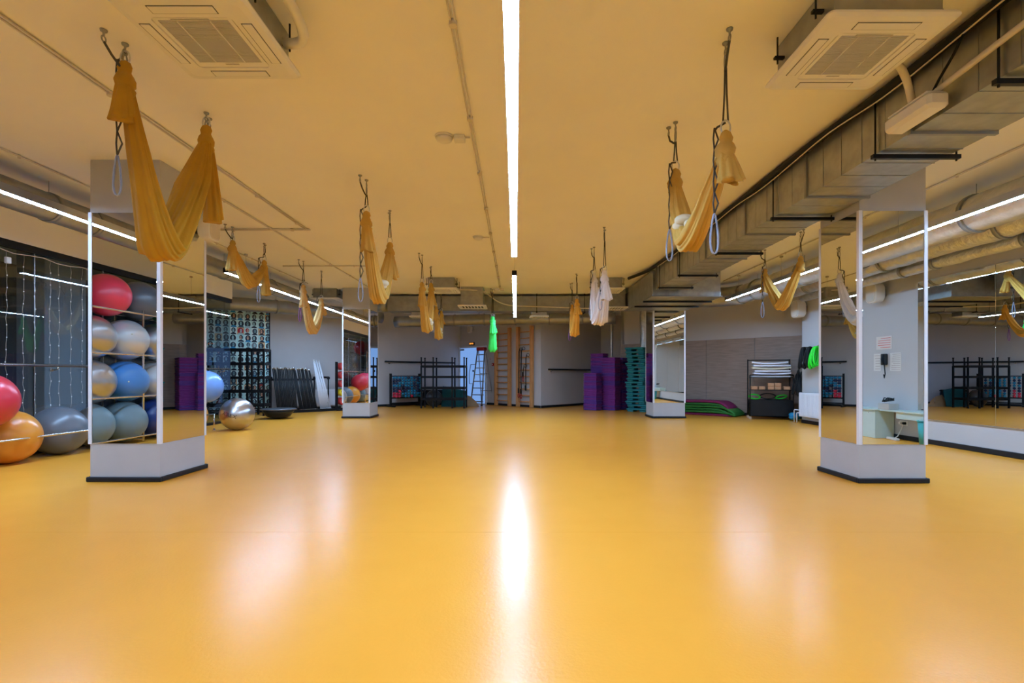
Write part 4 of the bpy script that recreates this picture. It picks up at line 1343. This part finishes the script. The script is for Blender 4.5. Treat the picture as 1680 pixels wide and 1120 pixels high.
for k, (z, m, lb) in enumerate(((.27, 'red_foam', 'red foam roller at the bottom of the upright stand'), (.53, 'yellow_foam', 'yellow foam roller on the upright stand'), (.79, 'red_foam', 'red foam roller directly above the yellow one'), (1.05, 'red_foam', 'second red foam roller from the top of the stand'), (1.31, 'red_foam', 'topmost red foam roller on the upright stand'))):
    q = M4 @ Vector((0, -.0, z))
    o = obj('foam_roller', RM, m, None, q, (0, 0, rzT + R(-8)))
    o.scale = (.95, .75, .95)
    tag(o, lb, 'foam roller', 'foam rollers on the stand')
    obj('end_slots', SLM, 'black_rubber', o)

# balance domes on the floor by the silver ball
for k, (x, y_, s_, lb) in enumerate(((-5.72, 12.05, 1.0, 'dark grey upturned balance dome, the larger one, in front of the bars'), (-6.28, 11.42, .8, 'dark grey upturned balance dome half hidden by the lettered silver ball'))):
    t = thing('balance_dome', lb, 'balance trainer', (x, y_, .001), 0, 'upturned balance domes')
    obj('dome', MB().lathe([(.0001, 0), (.16 * s_, .012), (.26 * s_, .06), (.34 * s_, .16), (.37 * s_, .21 * s_ ** .5)], 30), 'dark_plastic', t)
    obj('rim', MB().lathe([(.365 * s_, .21 * s_ ** .5), (.40 * s_, .215 * s_ ** .5), (.405 * s_, .235 * s_ ** .5), (.39 * s_, .245 * s_ ** .5), (.0001, .24 * s_ ** .5)], 30), 'ball_charcoal', t)

# ------------------------------------------------------------------ wheeled cart by the far right wall
CA = (6.08, 11.95, 0); CR = R(-18)
t = thing('wheeled_cart', 'black wheeled cart loaded with white boards by the far right wall', 'cart', CA, CR)
w_, d_ = .92, .4
for x in (-w_ / 2, w_ / 2):
    for y_ in (-d_ / 2, d_ / 2):
        obj('upright', MB().cyl((x, y_, .06), (x, y_, 1.43 if y_ > 0 else 1.05), .014, 8), 'black_metal', t)
        obj('caster', MB().cyl((x, y_ - .015, .034), (x, y_ + .015, .034), .032, 12), 'chrome', t)
obj('top_bar', MB().cyl((-w_ / 2, d_ / 2, 1.41), (w_ / 2, d_ / 2, 1.41), .012, 8).cyl((-w_ / 2, -d_ / 2, 1.05), (w_ / 2, -d_ / 2, 1.05), .012, 8), 'black_metal', t)
for z in (.1, .70, 1.0):
    obj('shelf', MB().box(-w_ / 2, w_ / 2, -d_ / 2, d_ / 2, z - .015, z), 'black_metal', t)
bk = MB().box(-w_ / 2 + .01, w_ / 2 - .01, -d_ / 2 + .005, -d_ / 2 + .012, .1, .46).box(-w_ / 2 + .01, w_ / 2 - .01, d_ / 2 - .012, d_ / 2 - .005, .1, .46)
bk.box(-w_ / 2 + .012, -w_ / 2 + .02, -d_ / 2 + .012, d_ / 2 - .012, .1, .46).box(w_ / 2 - .02, w_ / 2 - .012, -d_ / 2 + .012, d_ / 2 - .012, .1, .46)
obj('mesh_basket', bk, 'black_metal', t)
M4 = Matrix.Translation(CA) @ Matrix.Rotation(CR, 4, 'Z')
rnd = random.Random(9)
zz = 1.001
nmo = ['bottom', 'second', 'third', 'fourth', 'fifth', 'top']
for k in range(6):
    th = .035; L_ = .82 - .03 * (k % 3); sag = .025 * (k % 2) + .004
    g = MB(); vs = []; fs = []
    n = 10
    for side in (0, 1):
        for i in range(n + 1):
            u = i / n
            for y_ in (-.15, .15):
                vs.append(((u - .5) * L_, y_, side * th + sag * (2 * u - 1) ** 2 * (1 if k % 2 else .4)))
    o_ = 2 * (n + 1)
    for i in range(n):
        a = 2 * i
        fs += [(a, a + 1, a + 3, a + 2), (o_ + a, o_ + a + 2, o_ + a + 3, o_ + a + 1), (a, a + 2, o_ + a + 2, o_ + a), (a + 1, o_ + a + 1, o_ + a + 3, a + 3)]
    fs += [(0, o_, o_ + 1, 1), (2 * n, 2 * n + 1, o_ + 2 * n + 1, o_ + 2 * n)]
    g.add(vs, fs)
    o = obj('foam_board', g, 'white_trim' if k != 3 else 'cream_cloth', None, M4 @ Vector((rnd.uniform(-.03, .03), -.02 + rnd.uniform(-.02, .02), zz)), (0, 0, CR + rnd.uniform(-.06, .06)))
    tag(o, 'off-white foam board, %s in the stack on the wheeled cart' % nmo[k], 'board', 'foam boards on the cart')
    zz += th + sag + .012
for k, (x, z, lb) in enumerate(((-.36, 0, 'leftmost cork yoga block on the wheeled cart'), (-.2, 0, 'cork yoga block second from the left on the wheeled cart'), (.0, 0, 'lower left cork block of the double pair on the cart'), (.145, 0, 'lower right cork block of the double pair on the cart'), (.0, 1, 'upper left cork block of the double pair on the cart'), (.145, 1, 'upper right cork block of the double pair on the cart'), (.34, 0, 'rightmost cork yoga block on the wheeled cart'))):
    o = obj('yoga_block', MB().cbox(-.068, .068, -.11, .11, 0, .08, .01), 'cork', None, M4 @ Vector((x, -.06, .702 + z * .082)), (0, 0, CR + rnd.uniform(-.04, .04)))
    tag(o, lb, 'yoga block', 'cork blocks on the cart')
def coil(loc, ra, rb, r, m, label, grp, rot, turns=1):
    g = MB(); n = 22
    for k in range(turns):
        g.ring((0, .0 + .02 * k, .0), ra * (1 - .05 * k), rb * (1 - .05 * k), r, 'y', n, 6)
    o = obj('resistance_tube', g, m, None, loc, rot)
    return tag(o, label, 'resistance tube', grp)
GC = 'resistance tubes on the cart'
coil(M4 @ Vector((-.34, -.02, .53)), .12, .055, .016, 'neon_green', 'green resistance ring lying on the left of the cart basket', GC, (R(14), R(8), CR))
coil(M4 @ Vector((-.05, .0, .545)), .17, .07, .014, 'cable_black', 'black resistance tube coil in the middle of the cart basket', GC, (R(24), 0, CR))
coil(M4 @ Vector((.24, .0, .53)), .12, .05, .014, 'neon_green', 'green and black tube coil at the right of the cart basket', GC, (R(35), R(-12), CR))
coil(M4 @ Vector((-.3, .03, .32)), .16, .14, .018, 'cable_black', 'large black ring inside the cart basket', GC, (R(10), 0, CR))
# bunch of black tubes hanging at the cart's right end
for k in range(7):
    o = coil((6.46 - .015 * k, 11.22 + .03 * k, .78 + .03 * (k % 3) + .012 * k), .09 + .008 * (k % 2), .26 + .015 * (k % 3), .015, 'cable_black', 'black rubber tube loop, %s from the front in the bunch at the cart end' % ordinal(k + 1), 'tube loops at the cart end', (R(-12 + 5 * k), R(38 - 4 * k), R(30 + 9 * k)))
# hoops hung on the white wall end
hk = thing('wall_hook', 'wall peg carrying the black and green rings beside the radiator', 'hook', (6.30, 10.35, 1.62))
obj('peg_plate', MB().box(-.012, -.001, -.06, .06, -.05, .05), 'chrome', hk)
obj('peg', MB().cyl((-.012, 0, 0), (-.12, .35, .02), .014, 8), 'chrome', hk)
for k in range(9):
    green = k < 3
    o = coil((6.205 - .008 * k, 10.3 + .058 * k, 1.44 - .015 * (k % 3)), .085 + .01 * (k % 2), .2 + .014 * (k % 3), .02, 'neon_green' if green else 'cable_black', ('neon green ring hung above the radiator, %s from the viewer' if green else 'black ring hung above the radiator, %s from the viewer') % ordinal(k + 1), 'green wall rings' if green else 'black wall rings', (R(6 * (k % 3 - 1)), R(10 + 3 * (k % 2)), R(15 + 4 * k)))
# ribbed radiator
t = thing('radiator', 'white ribbed radiator on the end of the right wall', 'radiator', (6.30, 10.36, 0))
obj('panel', MB().cbox(-.115, -.05, -.56, .56, .15, .67, .008), 'white_trim', t)
for k in range(22):
    q = -.53 + 1.06 * k / 21
    obj('rib', MB().cbox(-.123, -.113, q - .014, q + .014, .18, .64, .003), 'white_trim', t)
obj('bracket', MB().box(-.05, -.001, -.4, -.36, .3, .5).box(-.05, -.001, .36, .4, .3, .5), 'zinc_dark', t)
obj('supply_pipe', MB().tube([(-.08, .56, .22), (-.08, .68, .22), (-.08, .7, .2), (-.08, .7, .003)], .013, 8).tube([(-.08, .56, .28), (-.08, .78, .28), (-.08, .8, .26), (-.08, .8, .003)], .013, 8), 'white_trim', t)
t = thing('towel_heap', 'small blue crumpled towel on the floor behind the cart pipes', 'towel', (6.42, 11.5, .001))
g = MB()
for k in range(6):
    g.ball((.05 * cos(k * 1.1), .05 * sin(k * 1.1), .07 + .03 * (k % 3)), .08, 10, (1, 1, .7))
obj('cloth_folds', g, 'dumb_teal', t)

# ------------------------------------------------------------------ right wall beside the viewer, seen in the near right mirror
def notice(y, z, w, h, m, label, red=False, lines=6):
    t = thing('paper_notice', label, 'notice', (6.30, y, z), R(-90), 'notices on the right wall')
    obj('sheet', MB().box(-w / 2, w / 2, -.005, -.001, -h / 2, h / 2), m, t)
    g = MB()
    rr_ = random.Random(int(y * 100))
    for k in range(lines):
        q = h / 2 - h * (k + .8) / (lines + .6)
        g.box(-w * .42, w * (.42 - rr_.uniform(0, .25)), -.0062, -.0051, q - h * .02, q + h * .02)
    obj('print_lines', g, 'red_foam' if red else 'cable_grey', t)
notice(1.16, 1.60, .36, .22, 'paper', 'red and white printed notice on the right wall', True, 5)
notice(1.0, 1.27, .16, .3, 'paper', 'narrow paper notice left of the wall phone')
notice(1.42, 1.27, .24, .3, 'paper', 'larger paper notice right of the wall phone', False, 9)
t = thing('wall_phone', 'black wall telephone with dangling cord between two notices', 'telephone', (6.30, 1.2, 1.32), R(-90))
obj('phone_body', MB().cbox(-.055, .055, -.06, -.001, -.1, .09, .012), 'dark_plastic', t)
obj('handset', MB().tube([(-.03, -.07, -.09), (-.03, -.095, 0), (-.03, -.07, .08)], .018, 8), 'black_rubber', t)
obj('cord', MB().tube([(-.03, -.05, -.1), (-.05, -.05, -.25), (-.03, -.05, -.32), (0, -.04, -.26)], .008, 6), 'cable_black', t)
t = thing('low_cabinet', 'pale mint low cabinet standing at the right wall', 'cabinet', (6.11, .95, 0), R(-90))
obj('carcass', MB().cbox(-.45, .42, -.14, .18, .002, .46, .004), 'mint', t)
obj('top', MB().cbox(-.47, .44, -.16, .185, .461, .485, .004), 'mint', t)
obj('screw_caps', MB().cyl((.3, -.14, .42), (.3, -.143, .42), .008, 8).cyl((-.3, -.14, .42), (-.3, -.143, .42), .008, 8), 'zinc_dark', t)
t = thing('low_shelf', 'pale mint wall shelf right of the low cabinet', 'shelf', (6.12, 1.75, 0), R(-90))
obj('shelf_top', MB().cbox(-.75, .32, -.1, .178, .46, .485, .004), 'mint', t)
obj('shelf_apron', MB().box(-.75, -.02, -.08, .178, .36, .459), 'mint', t)
t = thing('cable_basket', 'small grey basket with coiled leads on the low shelf', 'basket', (6.1, 1.52, .486), R(-90))
obj('basket_body', MB().prism([(-.12, -.08), (.12, -.08), (.12, .08), (-.12, .08)], 0, .1), 'cable_grey', t)
obj('coiled_lead', MB().tube([(.1 * cos(k * .8), .06 * sin(k * .8), .12 + .012 * k % .08) for k in range(20)], .007, 6), 'cable_black', t)
t = thing('wall_socket', 'white double wall socket with plugs below the low shelf', 'socket', (6.30, 1.6, .27), R(-90))
obj('face_plate', MB().cbox(-.08, .08, -.012, -.001, -.04, .04, .004), 'ac_white', t)
obj('plug', MB().cyl((-.04, -.012, 0), (-.04, -.05, 0), .022, 10), 'cable_black', t)
obj('plug', MB().cyl((.04, -.012, 0), (.04, -.05, 0), .022, 10), 'ac_white', t)
t = thing('power_strip', 'white power strip on the floor below the wall socket', 'power strip', (6.1, 1.62, .001), R(-80))
obj('strip_body', MB().cbox(-.14, .14, -.03, .03, 0, .04, .008), 'ac_white', t)
obj('lead', MB().tube([(.0, .03, .03), (.02, .08, .06), (.02, .14, .18), (.0, .15, .25)], .008, 6), 'ac_white', t)
t = thing('waste_bin', 'teal plastic waste bin by the right wall', 'bin', (6.08, 2.32, .001))
obj('bin_body', MB().lathe([(.09, 0), (.115, .36), (.108, .36), (.085, .02), (.0001, .02)], 20), 'teal_plastic', t)
obj('bin_rim', MB().ring((0, 0, .365), .117, .117, .01, 'z', 24, 6), 'teal_plastic', t)
